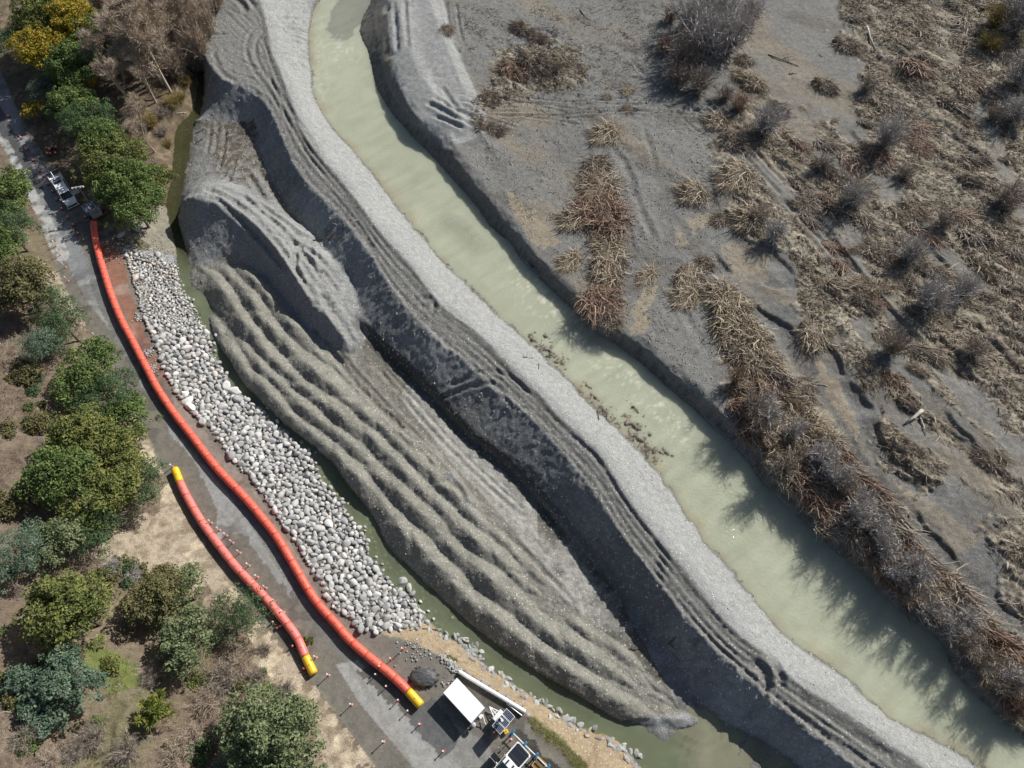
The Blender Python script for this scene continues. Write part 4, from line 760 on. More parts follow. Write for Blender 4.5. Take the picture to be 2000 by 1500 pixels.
# ------------------------------------------------------------------ water-filled tubes along the road
M_TUBE = dmat('orange red plastic', (.84, .145, .095), .4, scale=.9, amt=.55, dark=(.72, .62, .58)); M_TUBE2 = dmat('faded pink red plastic', (.84, .20, .17), .45, scale=.9, amt=.55, dark=(.78, .7, .66))
M_YEL = dmat('yellow plastic', (.80, .50, .02), .4, scale=2.0, amt=.25, dark=(.8, .7, .5)); M_BLK = dmat('black rubber', (.025, .025, .027), .6)
def tube(name, pts, label, m, R, caps, group):
    zc = ZB+R
    w_ = smooth_poly(lines(pts, zc), it=3); Ltot = np.linalg.norm(np.diff(w_, axis=0), axis=1).sum()
    n = max(3, int(round(Ltot/2.0))); nod = resample(w_, n*8+1)
    t = thing(name, label, 'flood tube', (nod[0][0], nod[0][1], ZB), 0, group)
    zz = np.array([float(gz(a, b)) for a, b in nod]); zz = np.convolve(np.pad(zz, 6, mode='edge'), np.ones(13)/13, 'valid')
    loc = np.array([nod[0][0], nod[0][1], ZB])
    for i in range(n):
        q = nod[i*8:i*8+9]; z = zz[i*8:i*8+9]
        p = [(a[0]-loc[0], a[1]-loc[1], h+R*.97-ZB) for a, h in zip(q, z)]
        cap = (i == n-1 and caps[1]) or (i == 0 and caps[0])
        mb = MB(); rad = [R*.955, R*.995, R, R, R, R, R, R*.995, R*.955]
        if cap and i == n-1: rad[-1] = R*.93; rad[-2] = R
        mb.tube(p, rad, 18)
        sct = mb.build('end_cap' if cap else 'tube_section', M_YEL if cap else m, t, smooth=True, label='yellow end section' if cap else None)
        sm = MB(); d = Vector(p[1])-Vector(p[0]); d.normalize()
        sm.tube([Vector(p[0])-d*.018, Vector(p[0])+d*.018], R*.965, 18); sm.build('seam', M_SEAM if not cap else M_BLK, sct, smooth=True)
        fm = MB(); up = Vector((.12, -.1, 1)).normalized()
        for j in (4,): c = Vector(p[j])+up*R*.97; fm.tube([c-up*.03, c+up*.035], .055, 8)
        fm.build('filler_valve', M_BLK, sct)
        if i % 2 == 0:
            hm = MB(); c = Vector(p[0])+d*.10; up2 = Vector((-.35, .2, 1)).normalized(); hm.tube([c+up2*R*.9, c+up2*(R+.03)], .06, 6); hm.build('strap_bolt', M_BLK, sct)
    return t
M_SEAM = dmat('tube seam', (.62, .09, .055), .5)
T1 = [(183,434),(184,452),(188,478),(195,505),(204,535),(214,568),(226,600),(240,632),(257,662),(272,692),(287,720),(303,752),(322,782),(345,815),(368,843),(390,872),(415,905),(440,933),(465,958),(490,985),(512,1012),(535,1040),(553,1068),(573,1102),(592,1135),(610,1165),(632,1193),(655,1217),(678,1246),(700,1266),(727,1289),(757,1312),(790,1342),(822,1378)]
T2 = [(341,915),(354,948),(372,983),(394,1020),(413,1046),(435,1075),(460,1107),(485,1133),(508,1157),(535,1187),(560,1217),(583,1248),(595,1280),(613,1316)]
tube('flood_tube', T1, 'long orange red water-filled tube with one yellow end lying between road and rock slope', M_TUBE, .47, (0, 1), 'water filled tubes along the road')
tube('flood_tube', T2, 'shorter faded red water-filled tube with yellow ends lying on the hill side of the road', M_TUBE2, .46, (1, 1), 'water filled tubes along the road')
# white pipe by the yard
M_WHITE = dmat('white paint', (.80, .80, .79), .4, scale=1.0, amt=.2, dark=(.75, .74, .7)); M_STEEL = dmat('galvanised steel', (.5, .5, .5), .4, .7)
a = np.array(P(896, 1311, ZB+.5)); b = np.array(P(1026, 1390, ZB+.5)); t = thing('white_pipe', 'long white pipe lying at the edge of the yard above the stream', 'pipe', (a[0], a[1], ZB))
dv = b-a; ln = np.linalg.norm(dv); dv /= ln; nv = np.array([-dv[1], dv[0]])
for i in range(4):
    s0, s1 = ln*i/4, ln*(i+1)/4; mb = MB(); mb.tube([(dv[0]*s, dv[1]*s, .34) for s in (s0, s0+.06, s1-.06, s1)], [.2, .215, .215, .2], 16); mb.build('pipe_length', M_WHITE, t, smooth=True)
for i in range(1, 9):
    mb = MB(); c = dv*ln*(i-.5)/8; mb.box((c[0], c[1], .07), (.9, .16, .14), rz=math.atan2(nv[1], nv[0])); mb.build('timber_bearer', dmat('bearer timber', (.2, .15, .1), .8), t)
t = thing('steel_rail', 'pair of grey metal rails lying against the end of the white pipe', 'rail', (*P(1013, 1387, ZB), ZB))
r0 = np.array(P(992, 1371, ZB+.3))-np.array(t.location[:2]); r1 = np.array(P(1022, 1394, ZB+.3))-np.array(t.location[:2])
for k in (0, .22):
    mb = MB(); d_ = (r1-r0)/np.linalg.norm(r1-r0); nn = np.array([d_[1], -d_[0]]); mb.tube([(*(r0+nn*k), .3), (*(r1+nn*k), .3)], .06, 8); mb.build('rail', M_STEEL, t)
mb = MB(); mb.box((*(r0*.3+r1*.7), .12), (.5, .12, .24), rz=math.atan2(d_[1], d_[0])+1.57); mb.box((*(r0*.8+r1*.2), .12), (.5, .12, .24), rz=math.atan2(d_[1], d_[0])+1.57); mb.build('support', M_STEEL, t)

# ------------------------------------------------------------------ box trailer
def frame_of(c, z):
    """centre, heading and size of a rectangle given by its four photo corners at height z"""
    q = [np.array(P(x, y, z)) for x, y in c]; cen = sum(q)/4; l = ((q[1]-q[0])+(q[2]-q[3]))/2; s = ((q[3]-q[0])+(q[2]-q[1]))/2
    return cen, math.atan2(l[1], l[0]), np.linalg.norm(l), np.linalg.norm(s)
TH = 1.75
cen, hd, TL, TW = frame_of([(893,1324),(947,1383),(920,1412),(865,1353)], ZB+TH)
t = thing('box_trailer', 'white enclosed box trailer parked in the yard beside the solar panel trailer', 'trailer', (cen[0], cen[1], ZB), hd)
MB().box((0, 0, 1.06), (TL-.06, TW-.06, 1.28), bev=.04).build('body', M_WHITE, t)
for i in range(5):
    x0 = -TL/2+TL*i/5; MB().box((x0+TL/10, 0, TH-.02), (TL/5-.012, TW, .045), bev=.012).build('roof_panel', mat('white roof sheet', (.90, .90, .89), .4), t)
M_AL = dmat('aluminium trim', (.45, .44, .46), .35, .8); mb = MB()
for sy in (-1, 1): mb.box((0, sy*(TW/2+.012), TH-.07), (TL, .04, .09)); mb.box((0, sy*(TW/2+.012), .42), (TL, .04, .1))
for sx in (-1, 1): mb.box((sx*(TL/2+.012), 0, TH-.07), (.04, TW, .09)); mb.box((sx*(TL/2+.012), 0, .42), (.04, TW, .1))
mb.build('edge_trim', M_AL, t)
MB().box((0, 0, .36), (TL-.1, TW-.5, .1)).build('chassis', M_BLK, t)
for sx in (-.45, .45):
    for sy in (-1, 1):
        wm = MB(); y = sy*(TW/2-.12); wm.tube([(sx, y-.1, .33), (sx, y-.09, .33), (sx, y+.09, .33), (sx, y+.1, .33)], [.28, .33, .33, .28], 16); wh = wm.build('wheel', M_BLK, t, smooth=True)
        MB().tube([(sx, y+sy*.1, .33), (sx, y+sy*.115, .33)], .17, 12).build('rim', M_STEEL, wh)
dbm = MB(); xe = TL/2
for sy in (-1, 1): dbm.tube([(xe-.05, sy*.55, .42), (xe+.95, 0, .44)], .045, 8)
dbm.build('drawbar', M_AL, t); MB().tube([(xe+.9, 0, .47), (xe+1.1, 0, .47)], .06, 10).build('coupling', M_STEEL, t)
MB().box((xe+.22, .15, .95), (.34, .42, .4), bev=.03).build('front_locker', M_WHITE, t)
MB().tube([(xe+.12, -TW/2+.25, .05), (xe+.12, -TW/2+.25, .9)], .05, 8).build('jockey_stand', M_AL, t)
MB().box((xe+.12, TW/2-.06, .9), (.12, .06, 1.0)).build('corner_post', M_AL, t)
sp = MB().tube([(xe+.2, -TW/2+.05, .75), (xe+.2, -TW/2+.05, .95)], .3, 16).build('spare_wheel', dmat('spare wheel cover', (.42, .4, .45), .5), t, smooth=True)
t = thing('timber_plank', 'pale timber plank lying on the dark asphalt at the corner of the box trailer', 'plank', (*P(914, 1425, ZB), ZB), 0)
p0 = np.array(P(905.5, 1432.5, ZB))-np.array(t.location[:2]); p1 = np.array(P(924, 1413, ZB))-np.array(t.location[:2]); m_ = (p0+p1)/2; d_ = p1-p0
MB().box((m_[0], m_[1], .1), (np.linalg.norm(d_), .13, .07), rz=math.atan2(d_[1], d_[0])).build('plank', dmat('pale timber', (.5, .43, .33), .8), t)

# ------------------------------------------------------------------ solar trailers
M_CELL = bpy.data.materials.new('solar cells'); M_CELL.use_nodes = True
def cellmat():
    m = M_CELL; b = m.node_tree.nodes['Principled BSDF']; b.inputs['Roughness'].default_value = .18; c = N(m, 'ShaderNodeTexCoord').outputs['Object']
    br = N(m, 'ShaderNodeTexBrick', offset=0.0); br.inputs['Scale'].default_value = 1.0; br.inputs['Mortar Size'].default_value = .012; br.inputs['Brick Width'].default_value = .155; br.inputs['Row Height'].default_value = .155
    br.inputs['Color1'].default_value = (.012, .018, .045, 1); br.inputs['Color2'].default_value = (.016, .024, .055, 1); br.inputs['Mortar'].default_value = (.30, .33, .38, 1); L(m, c, br.inputs['Vector']); L(m, br.outputs[0], b.inputs['Base Color'])
cellmat()
def solar_trailer(label, corners, zp, tilt, mast, arms, body, apex, mir=1):
    cen, hd, PL, PW = frame_of(corners, ZB+zp); t = thing('solar_trailer', label, 'solar trailer', (cen[0], cen[1], ZB), hd)
    fr = link('panel_rack', MB().box((0, 0, 0), (PL+.04, .08, .06)).box((0, PW*.3, -.05), (PL, .06, .06)).box((0, -PW*.3, -.05), (PL, .06, .06)).mesh('panel_rack', M_STEEL), t, (0, 0, zp-.06)); fr.rotation_euler = (tilt, 0, 0)
    for i in range(3):
        x = (i-1)*PL/3; pf = link('solar_panel', MB().box((0, 0, 0), (PL/3-.045, PW, .04)).mesh('solar_panel', mat('white panel frame', (.78, .79, .8), .35)), t, (x, 0, zp)); pf.rotation_euler = (tilt, 0, 0)
        link('panel_glass', MB().box((0, 0, .024), (PL/3-.13, PW-.09, .012)).mesh('panel_glass', M_CELL), pf)
    MB().tube([(0, mast[1], .6), (0, mast[1], zp+.25)], .09, 10).build('mast_base', M_WHITE, t)
    return t, PL, PW
t, PL, PW = solar_trailer('solar panel trailer with white drawbar standing beside the white box trailer', [(989.5,1383.5),(960.5,1417),(977,1436),(1006.5,1399)], 2.1, .12, (0, -.3), 0, 0, 0)
hx = lambda px, py, z: Matrix.Rotation(-t.rotation_euler.z, 3, 'Z') @ Vector((P(px, py, ZB+z)[0]-t.location.x, P(px, py, ZB+z)[1]-t.location.y, z))
ap = hx(956, 1380.5, .5); mb = MB()
b1, b2 = hx(983, 1394, .5), hx(967, 1407, .5)
for q in (b1, b2): mb.tube([ap, q], .055, 8)
mb.tube([b1*.55+ap*.45, b2*.55+ap*.45], .05, 8); mb.tube([ap*.9+b1*.05+b2*.05, (b1+b2)/2], .045, 8); mb.build('drawbar_frame', M_WHITE, t)
c_ = (b1+b2)/2; MB().box((c_.x, c_.y-.0, .85), (1.2, .8, .6), bev=.04).build('battery_box', M_WHITE, t)
MB().box((0, 0, .62), (PL*.75, .9, .3), bev=.03).build('chassis', M_AL, t)
for sx in (-1, 1): MB().tube([(sx*.9, -.35, .3), (sx*.9, -.17, .3)], .3, 14).build('wheel', M_BLK, t, smooth=True)
mp = hx(977, 1402, 2.6); MB().tube([mp-Vector((0, 0, 1.8)), mp], .06, 8).build('mast', M_WHITE, t)
cb = MB(); q = hx(981, 1407, 2.7); cb.tube([mp, q], .05, 8); cb.box(q, (.22, .22, .2)); cb.build('camera_head', M_WHITE, t)
for s in ((-.9, .5), (.9, .5), (-.9, -.6), (.9, -.6)): MB().tube([(s[0], s[1], .02), (s[0], s[1], .6)], .035, 6).build('stabiliser_leg', M_AL, t)
t, PL, PW = solar_trailer('solar panel trailer with tall camera mast parked under the trees behind the utility truck', [(157,401),(186,386),(198,402),(170,417)], 2.0, -.15, (0, .2), 0, 0, 0)
hx = lambda px, py, z: Matrix.Rotation(-t.rotation_euler.z, 3, 'Z') @ Vector((P(px, py, ZB+z)[0]-t.location.x, P(px, py, ZB+z)[1]-t.location.y, z))
q = hx(186, 416, 1.0); MB().box((q.x, q.y, .8), (1.5, .8, .7), bev=.06).build('generator_box', dmat('grey cabinet', (.42, .41, .38), .5), t)
MB().box((0, 0, .55), (1.6, 1.2, .2)).build('chassis', M_AL, t)
for sx in (-1, 1): MB().tube([(sx*.95, -.1, .3), (sx*.95, .1, .3)], .3, 12).build('wheel', M_BLK, t, smooth=True)
mp = hx(153.5, 366.5, 4.6); MB().tube([(mp.x, mp.y, .4), (mp.x*.99, mp.y, 2.4), mp], [.09, .07, .05], 8).build('mast', M_STEEL, t)
a1, a2 = hx(141, 367, 4.6), hx(162, 363.5, 4.6); mb = MB(); mb.tube([a1, a2], .06, 8)
for k in (0, .3, .75, 1): e = a1*(1-k)+a2*k; mb.box(e-Vector((0, 0, .12)), (.22, .3, .2))
mb.build('camera_boom', M_WHITE, t)
mb = MB(); mb.tube([hx(170, 392, .5), hx(158, 372, .5)], .05, 6); mb.build('drawbar', M_STEEL, t)

# ------------------------------------------------------------------ vehicles
M_GLASS = mat('tinted glass', (.01, .015, .018), .06, spec=.8); M_CAR = mat('white car paint', (.80, .81, .81), .22); M_TYRE = M_BLK
def ute(label, tail, nose, tray, doors, extras):
    """cab-forward double cab with a tray; x runs to the nose"""
    a = np.array(P(*tail, ZB+.7)); b = np.array(P(*nose, ZB+.7)); c = (a+b)/2; d = b-a; Lv = np.linalg.norm(d); t = thing('utility_truck', label, 'truck', (c[0], c[1], ZB), math.atan2(d[1], d[0]))
    W_ = 1.86; x0, x1 = -Lv/2, Lv/2; xc = x0+1.75; xw = x1-1.72; xh = x1-1.15
    lo = MB(); pr = [(x0, .45), (x0, .98), (xc, .98), (xh, 1.02), (x1-.25, .95), (x1, .78), (x1, .4), (x0, .45)]
    prof = pr[:-1]; n = len(prof); v = [(x, -W_/2, z) for x, z in prof]+[(x, W_/2, z) for x, z in prof]
    for i in (4, 5, 6): v[i] = (v[i][0], -W_/2+.12, v[i][2]); v[n+i] = (v[n+i][0], W_/2-.12, v[n+i][2])
    lo.add(v, [tuple(range(n)), tuple(range(2*n-1, n-1, -1))]+[(i, n+i, n+(i+1) % n, (i+1) % n) for i in range(n)]); body = lo.build('body', M_CAR, t)
    cab = MB(); zr = 1.72; wb, wt = W_/2-.04, W_/2-.2
    v = [(xc, -wb, 1.0), (xw+.55, -wb, 1.02), (xw+.55, wb, 1.02), (xc, wb, 1.0), (xc+.1, -wt, zr), (xw-.25, -wt, zr), (xw-.25, wt, zr), (xc+.1, wt, zr)]
    cab.add(v, [(0, 1, 5, 4), (1, 2, 6, 5), (2, 3, 7, 6), (3, 0, 4, 7), (4, 5, 6, 7)]); cb_ = cab.build('cab', M_CAR, t)
    g = MB(); g.add([(xw+.53, -wb+.1, 1.06), (xw+.53, wb-.1, 1.06), (xw-.2, wt-.06, zr-.02), (xw-.2, -wt+.06, zr-.02)], [(0, 1, 2, 3)])
    g.v = [(p[0]+.012, p[1], p[2]+.012) for p in g.v]; g.build('windscreen', M_GLASS, cb_)
    for sy in (-1, 1):
        g = MB(); g.add([(xc+.15, sy*(wb+.002), 1.08), (xw+.3, sy*(wb+.002), 1.08), (xw-.25, sy*(wt+.03), zr-.06), (xc+.2, sy*(wt+.03), zr-.06)], [(0, 1, 2, 3) if sy < 0 else (3, 2, 1, 0)]); g.build('side_window', M_GLASS, cb_)
        MB().box((xw+.25, sy*(W_/2+.1), 1.12), (.1, .2, .16)).build('wing_mirror', M_CAR, t)
        MB().box((x1-.1, sy*(W_/2-.32), .8), (.14, .36, .14)).build('headlight', mat('headlight glass', (.8, .82, .85), .1), t)
        MB().box((x0-.02, sy*(W_/2-.1), .85), (.06, .14, .3)).build('tail_light', mat('red lamp', (.4, .01, .01), .2), t)
        for wx in (x0+.95, x1-.85):
            y = sy*(W_/2-.1); wh = MB().tube([(wx, y-.12, .36), (wx, y-.1, .36), (wx, y+.1, .36), (wx, y+.12, .36)], [.3, .36, .36, .3], 16).build('wheel', M_TYRE, t, smooth=True); MB().tube([(wx, y+sy*.1, .36), (wx, y+sy*.13, .36)], .2, 12).build('rim', M_STEEL, wh)
    MB().box((x1+.02, 0, .6), (.1, W_-.5, .26)).build('grille', M_BLK, t); MB().box((x1-.02, 0, .42), (.22, W_-.1, .16), bev=.04).build('bumper', M_CAR, t)
    b_ = MB(); b_.add([(xh-.1, -.55, 1.035), (x1-.35, -.5, .96), (x1-.35, .5, .96), (xh-.1, .55, 1.035)], [(0, 1, 2, 3)]); 
    for sy in (-1, 1): b_.tube([(xh-.05, sy*.45, 1.04), (x1-.4, sy*.42, .965)], .03, 6)
    b_.build('bonnet_crease', M_CAR, t)
    return t, x0, x1, xc, xw, W_, zr
t, x0, x1, xc, xw, W_, zr = ute('white utility truck with red gear in its tray parked on the coned road shoulder', (108, 345), (141.5, 400), 1, 1, 0)
mb = MB(); mb.box(((x0+xc)/2, 0, .9), (xc-x0-.1, W_-.14, .06)); mb.build('tray_floor', dmat('grey tray', (.32, .31, .34), .6), t)
for sy in (-1, 1): MB().box(((x0+xc)/2, sy*(W_/2-.04), 1.15), (xc-x0, .06, .32)).build('tray_side', M_CAR, t)
cn = MB()
for i, (dx, dy) in enumerate(((.3, -.35), (.3, .2), (.7, .35), (.75, -.15), (.5, 0))): cn.tube([(xc-dx-.1, dy, .95), (xc-dx-.1, dy, 1.0), (xc-dx-.1, dy, 1.0), (xc-dx-.1, dy, 1.55)], [.24, .24, .17, .04], 10)
t2 = thing('traffic_cone_stack', 'red cones stacked in the tray of the white utility truck', 'cone', t.matrix_basis @ Vector((0, 0, 0)), t.rotation_euler.z); cn.build('cones', dmat('red cone plastic', (.62, .035, .02), .5), t2)
MB().box((x0-.15, 0, 1.45), (.55, W_+.1, .06), bev=.02).build('arrow_board', mat('dark board', (.012, .014, .03), .3), t); MB().box((x0-.42, 0, 1.45), (.05, W_+.2, .08)).build('board_frame', M_WHITE, t)
MB().tube([(x0-.3, -.15, 1.55), (xc+.3, -.1, 1.95)], .06, 8).build('light_boom', M_WHITE, t); MB().box((xc-.1, 0, 1.4), (.08, W_-.1, .8)).build('headboard', M_CAR, t)
MB().box((xc+.75, .02, zr+.05), (.95, 1.15, .06)).build('roof_solar_panel', mat('dark roof panel', (.02, .025, .06), .2), t); MB().box((xc+.75, .02, zr+.1), (.12, 1.1, .08)).build('roof_light_bar', dmat('light bar', (.45, .44, .5), .3), t)
d_ = MB(); d_.box((xw-.3, W_/2+.45, .95), (.08, .95, .75)); dd = d_.build('open_door', M_CAR, t); MB().box((xw-.3, W_/2+.5, 1.5), (.05, .7, .36)).build('door_window', M_GLASS, dd)
t, x0, x1, xc, xw, W_, zr = ute('white utility truck with black tray cover and open doors at the edge of the yard', (1024.5, 1461.5), (964, 1530), 0, 1, 0)
MB().box(((x0+xc)/2+.02, 0, 1.0), (xc-x0-.12, W_-.16, .05), bev=.1).build('tray_cover', mat('black tray cover', (.018, .022, .03), .35), t)
cv = MB()
for k in (.28, .75): cv.box((x0+(xc-x0)*k, 0, 1.03), (.04, W_-.25, .025))
cv.build('cover_batten', mat('cover batten', (.06, .07, .09), .4), t)
rim_ = MB(); rim_.tube([(xc-.02, -W_/2+.03, 1.02), (x0+.3, -W_/2+.03, 1.02), (x0+.06, -W_/2+.25, 1.02), (x0+.06, W_/2-.25, 1.02), (x0+.3, W_/2-.03, 1.02), (xc-.02, W_/2-.03, 1.02)], .035, 6); rim_.build('tray_rim', M_CAR, t)
for xx in (xc+.05, xc+1.25):
    d_ = MB(); d_.box((xx, -W_/2-.5, .8), (.08, .98, .7)); dd = d_.build('open_door', M_CAR, t); MB().box((xx, -W_/2-.5, 1.35), (.05, .85, .36)).build('door_window', M_GLASS, dd)
for sy in (-.35, .35): MB().box((xw-.55, sy, zr+.02), (.5, .16, .05)).build('roof_rack_bar', M_BLK, t)

# ------------------------------------------------------------------ posts and cones
M_POST = dmat('faded pink post', (.66, .33, .29), .5, scale=6, amt=.3); M_ORG = dmat('orange post', (.70, .10, .05), .5, scale=6, amt=.3); M_BAND = mat('white band', (.82, .82, .8), .4)
def post_proto(m):
    base = MB().prism([(.2*math.cos(k*math.pi/4+.39), .2*math.sin(k*math.pi/4+.39)) for k in range(8)], 0, .09, .8).mesh('base', m)
    stem = MB().tube([(0, 0, .08), (0, 0, 1.12)], [.055, .045], 8).mesh('stem', m); band = MB().tube([(0, 0, .7), (0, 0, .98)], .06, 8).mesh('band', M_BAND)
    top = MB().box((0, 0, 1.16), (.26, .1, .1), bev=.03).box((0, 0, 1.13), (.1, .22, .06)).mesh('handle', M_BAND)
    return base, stem, band, top
PP = {'p': post_proto(M_POST), 'o': post_proto(M_ORG)}
def post(px, py, kind, label, group, hgt=1.0, lean=0):
    x, y, _ = G(px, py, .9*hgt); z = float(gz(x, y)); t = thing('marker_post', label, 'post', (x, y, z), random.uniform(0, 6.28), group); t.scale = (.8, .8, hgt*.95); t.rotation_euler.x = lean
    for nm, me in zip(('base', 'stem', 'band', 'handle'), PP[kind]): link(nm, me, t)
for px, py in [(408,1017),(424,1031),(438,1042),(450,1056),(464,1076),(482,1101),(499,1124),(515,1145),(533,1172),(550,1193)]: post(px, py, 'p', 'pink and white marker post in the close row beside the shorter red tube', 'row of posts beside the shorter tube')
for (px, py), lb in zip([(614,1282),(639,1317),(684,1375),(747,1448)], ('pink marker post beside the yellow lower end of the shorter tube', 'pink marker post just below the yellow end of the shorter tube', 'pink marker post alone on the brown verge beside the lower road', 'pink marker post lowest on the brown verge of the road')): post(px, py, 'p', lb, 'posts on the hill side of the lower road')
for (px, py), lb in zip([(785,1266),(762,1286),(741,1301)], ('red marker post farthest from the long tube towards the stream', 'red marker post midway in the three crossing the gravel pad', 'red marker post touching the stream side of the long tube')): post(px, py, 'o', lb, 'three posts across the gravel pad')
for px, py in [(733,1317),(754,1340),(777,1367),(796,1388)]: post(px, py, 'o', 'red marker post in the wet strip on the road side of the long tube', 'posts along the lower end of the long tube', .8)
for (px, py), lb in zip([(819,1414),(865,1467)], ('red marker post at the upper corner of the dark asphalt apron', 'red marker post at the lower corner of the dark asphalt apron')): post(px, py, 'o', lb, 'posts on the asphalt apron', .75)
for (px, py), lb in zip([(965,1430),(998.5,1444)], ('red marker post at the foot of the solar panels near the box trailer', 'tall red marker post with long shadow between solar trailer and truck')): post(px, py, 'o', lb, None, 1.15)
for px, py in [(521,1221),(541,1223)] : pass
M_CONE = dmat('orange cone', (.72, .09, .03), .5, scale=5, amt=.25)
cone_me = [MB().box((0, 0, .02), (.4, .4, .04)).mesh('cone_base', M_BLK), MB().tube([(0, 0, .04), (0, 0, .76)], [.16, .035], 10).mesh('cone_body', M_CONE), MB().tube([(0, 0, .36), (0, 0, .56)], [.115, .08], 10).mesh('cone_band', M_BAND)]
def cone(px, py, label, group, lay=0, z0=0):
    x, y, z = G(px, py, .2); z = float(gz(x, y)); t = thing('traffic_cone', label, 'cone', (x, y, z+(.17 if lay else 0)+z0), random.uniform(0, 6.28), group)
    if lay: t.rotation_euler.y = 1.4
    for nm, me in zip(('base', 'cone_body', 'band'), cone_me): link(nm, me, t)
for px, py in [(17,227),(41,269),(52,292),(65,313),(77,333),(85,344),(93,360),(103,374),(111,389),(121,408),(133,424),(143,439),(153,456)]: cone(px, py, 'orange cone in the line between the open lane and the parked truck', 'line of cones along the closed lane')
cone(167, 424, 'orange cone between the solar trailer and the upper end of the long tube', None)
for px, py in [(95,463),(104,473),(112,491),(122,515),(127,542),(152,598),(182,652),(222,717)]: post(px, py, 'p', 'thin pink marker post along the hill edge of the upper road', 'posts along the hill edge of the road', .95)
post(333, 908, 'p', 'pink marker post beside the yellow upper end of the shorter tube', None, .8)
PILE = 'red cone tumbled in the pile at the dark road edge under trees'
for i, (dx, dy) in enumerate([(-8,-4),(-3,2),(3,-6),(6,4),(0,8),(9,-1),(-5,9),(4,0)]): cone(100+dx, 294+dy, PILE, 'pile of cones under the trees', i % 2, .05*i)
for i, (px, py) in enumerate([(533,1215),(540,1227),(572,1262),(576,1268),(594,1306)]): cone(px, py, 'red cone lying in the shade on the hill side of the shorter tube', 'cones in the shade of the shorter tube', i % 2)
# ------------------------------------------------------------------ tarpaulin heap
x, y, z = G(828, 1324); t = thing('tarpaulin_heap', 'black tarpaulin draped over a heap between the long tube and the box trailer', 'tarpaulin', (x, y, z-.02), -.12)
nu, nv = 64, 26; u = np.linspace(0, 2*math.pi, nu, endpoint=False); v = np.linspace(0, 1, nv); U, Vv = np.meshgrid(u, v)
wob = 1+.09*fbm(np.cos(U)*3, np.sin(U)*3, 1.0, 3, 5)+.07*np.sin(U*9+3*Vv)*Vv**3
rx = np.sin(Vv*math.pi/2)**.9; X_ = rx*1.5*wob*np.cos(U); Y_ = rx*1.0*wob*np.sin(U); Zt = .68*np.cos(Vv*math.pi/2)**.8+.11*fbm(X_*1.5+9, Y_*4, 1.0, 3, 6)*np.sin(Vv*math.pi)+.05*np.abs(fbm(X_, Y_*3, .45, 3, 8))*4*Vv*(1-Vv)
V = np.stack([X_, Y_, np.maximum(Zt, .03)], 2).reshape(-1, 3); i, j = np.meshgrid(np.arange(nv-1), np.arange(nu), indexing='ij'); q = (i*nu+j).ravel(); q2 = (i*nu+(j+1) % nu).ravel()
M_TARP = dmat('black plastic sheet', (.085, .086, .09), .55, scale=3, amt=.4, bump=.4); M_TARP.node_tree.nodes['Principled BSDF'].inputs['Specular IOR Level'].default_value = .4
link('sheet', mesh_np('sheet', V, np.stack([q, q2, q2+nu, q+nu], 1)[:, ::-1], [M_TARP], smooth=True), t)
M_BAG = dmat('dark sandbag', (.09, .085, .08), .9)
for k in range(14): a = k/14*6.28+random.uniform(-.2, .2); r = random.uniform(1.4, 1.65); c = (r*math.cos(a), r*.68*math.sin(a), .07); MB().box(c, (.34, .22, .14), rz=a, bev=.06).build('sandbag', M_BAG, t)
fold = MB(); fp = [(-.65+.12*k, -1.05-.06*math.sin(k*.7), .12+.25*math.sin(k/11*math.pi)) for k in range(12)]
for k in range(6): fold.tube([(p[0]*(1-.05*k)*.85+.1*k, p[1]*.85+.12*k, p[2]*.8+.05*k) for p in fp], [.02]+[.05]*10+[.02], 6)
fold.build('loose_fold', mat('glossy black fold', (.02, .02, .025), .25), t, smooth=True)
# pipe rail, crate, bin
a = Vector((*P(999.5, 1429.5, ZB+.9), .9)); b = Vector((*P(1074, 1503, ZB+.9), .9)); t = thing('pipe_barrier', 'white pipe rail on blue stands between the truck and the stream bank', 'barrier', (a.x, a.y, ZB))
d_ = b-a; n = 3
for i in range(n): MB().tube([d_*(i/n), d_*((i+1)/n)-d_.normalized()*.02], .06, 10).build('rail', M_WHITE, t, smooth=True)
for ch in t.children: ch.location.z = .9
M_BLUE = dmat('blue plastic', (.03, .16, .27), .4); an = math.atan2(d_.y, d_.x)
for k in (.02, .34, .64, .95):
    c = d_*k; MB().box((c.x, c.y, .45), (.12, .5, .9), rz=an, bev=.03).box((c.x, c.y, .05), (.3, .75, .1), rz=an, bev=.03).box((c.x, c.y, .92), (.24, .16, .18), rz=an, bev=.03).build('stand', M_BLUE, t)
x, y = P(1053, 1494, ZB+.5); t = thing('timber_crate', 'yellow timber crate with an open brown top beside the white pipe rail', 'crate', (x, y, ZB), an)
M_CR = dmat('yellow plywood', (.62, .42, .14), .6)
for sx, sy, dx, dy in ((1, 0, .06, 1.1), (-1, 0, .06, 1.1), (0, 1, 1.0, .06), (0, -1, 1.0, .06)): MB().box((sx*.53, sy*.53, .35), (dx, dy, .7)).build('side_board', M_CR, t)
for i in range(5): MB().box((-.4+.2*i, 0, .45), (.17, .98, .04)).build('lid_board', dmat('brown board', (.22, .15, .08), .8), t)
x, y = P(988, 1429, ZB+.3); t = thing('yellow_bin', 'small yellow bin at the end of the solar panels', 'bin', (x, y, ZB), .5)
MB().prism([(-.17, -.17), (.17, -.17), (.17, .17), (-.17, .17)], 0, .4, 1.15).build('tub', M_YEL, t); MB().box((0, 0, .43), (.42, .42, .06), bev=.04).build('lid', M_YEL, t); MB().box((0, 0, .48), (.2, .06, .05)).build('handle', M_BLK, t)
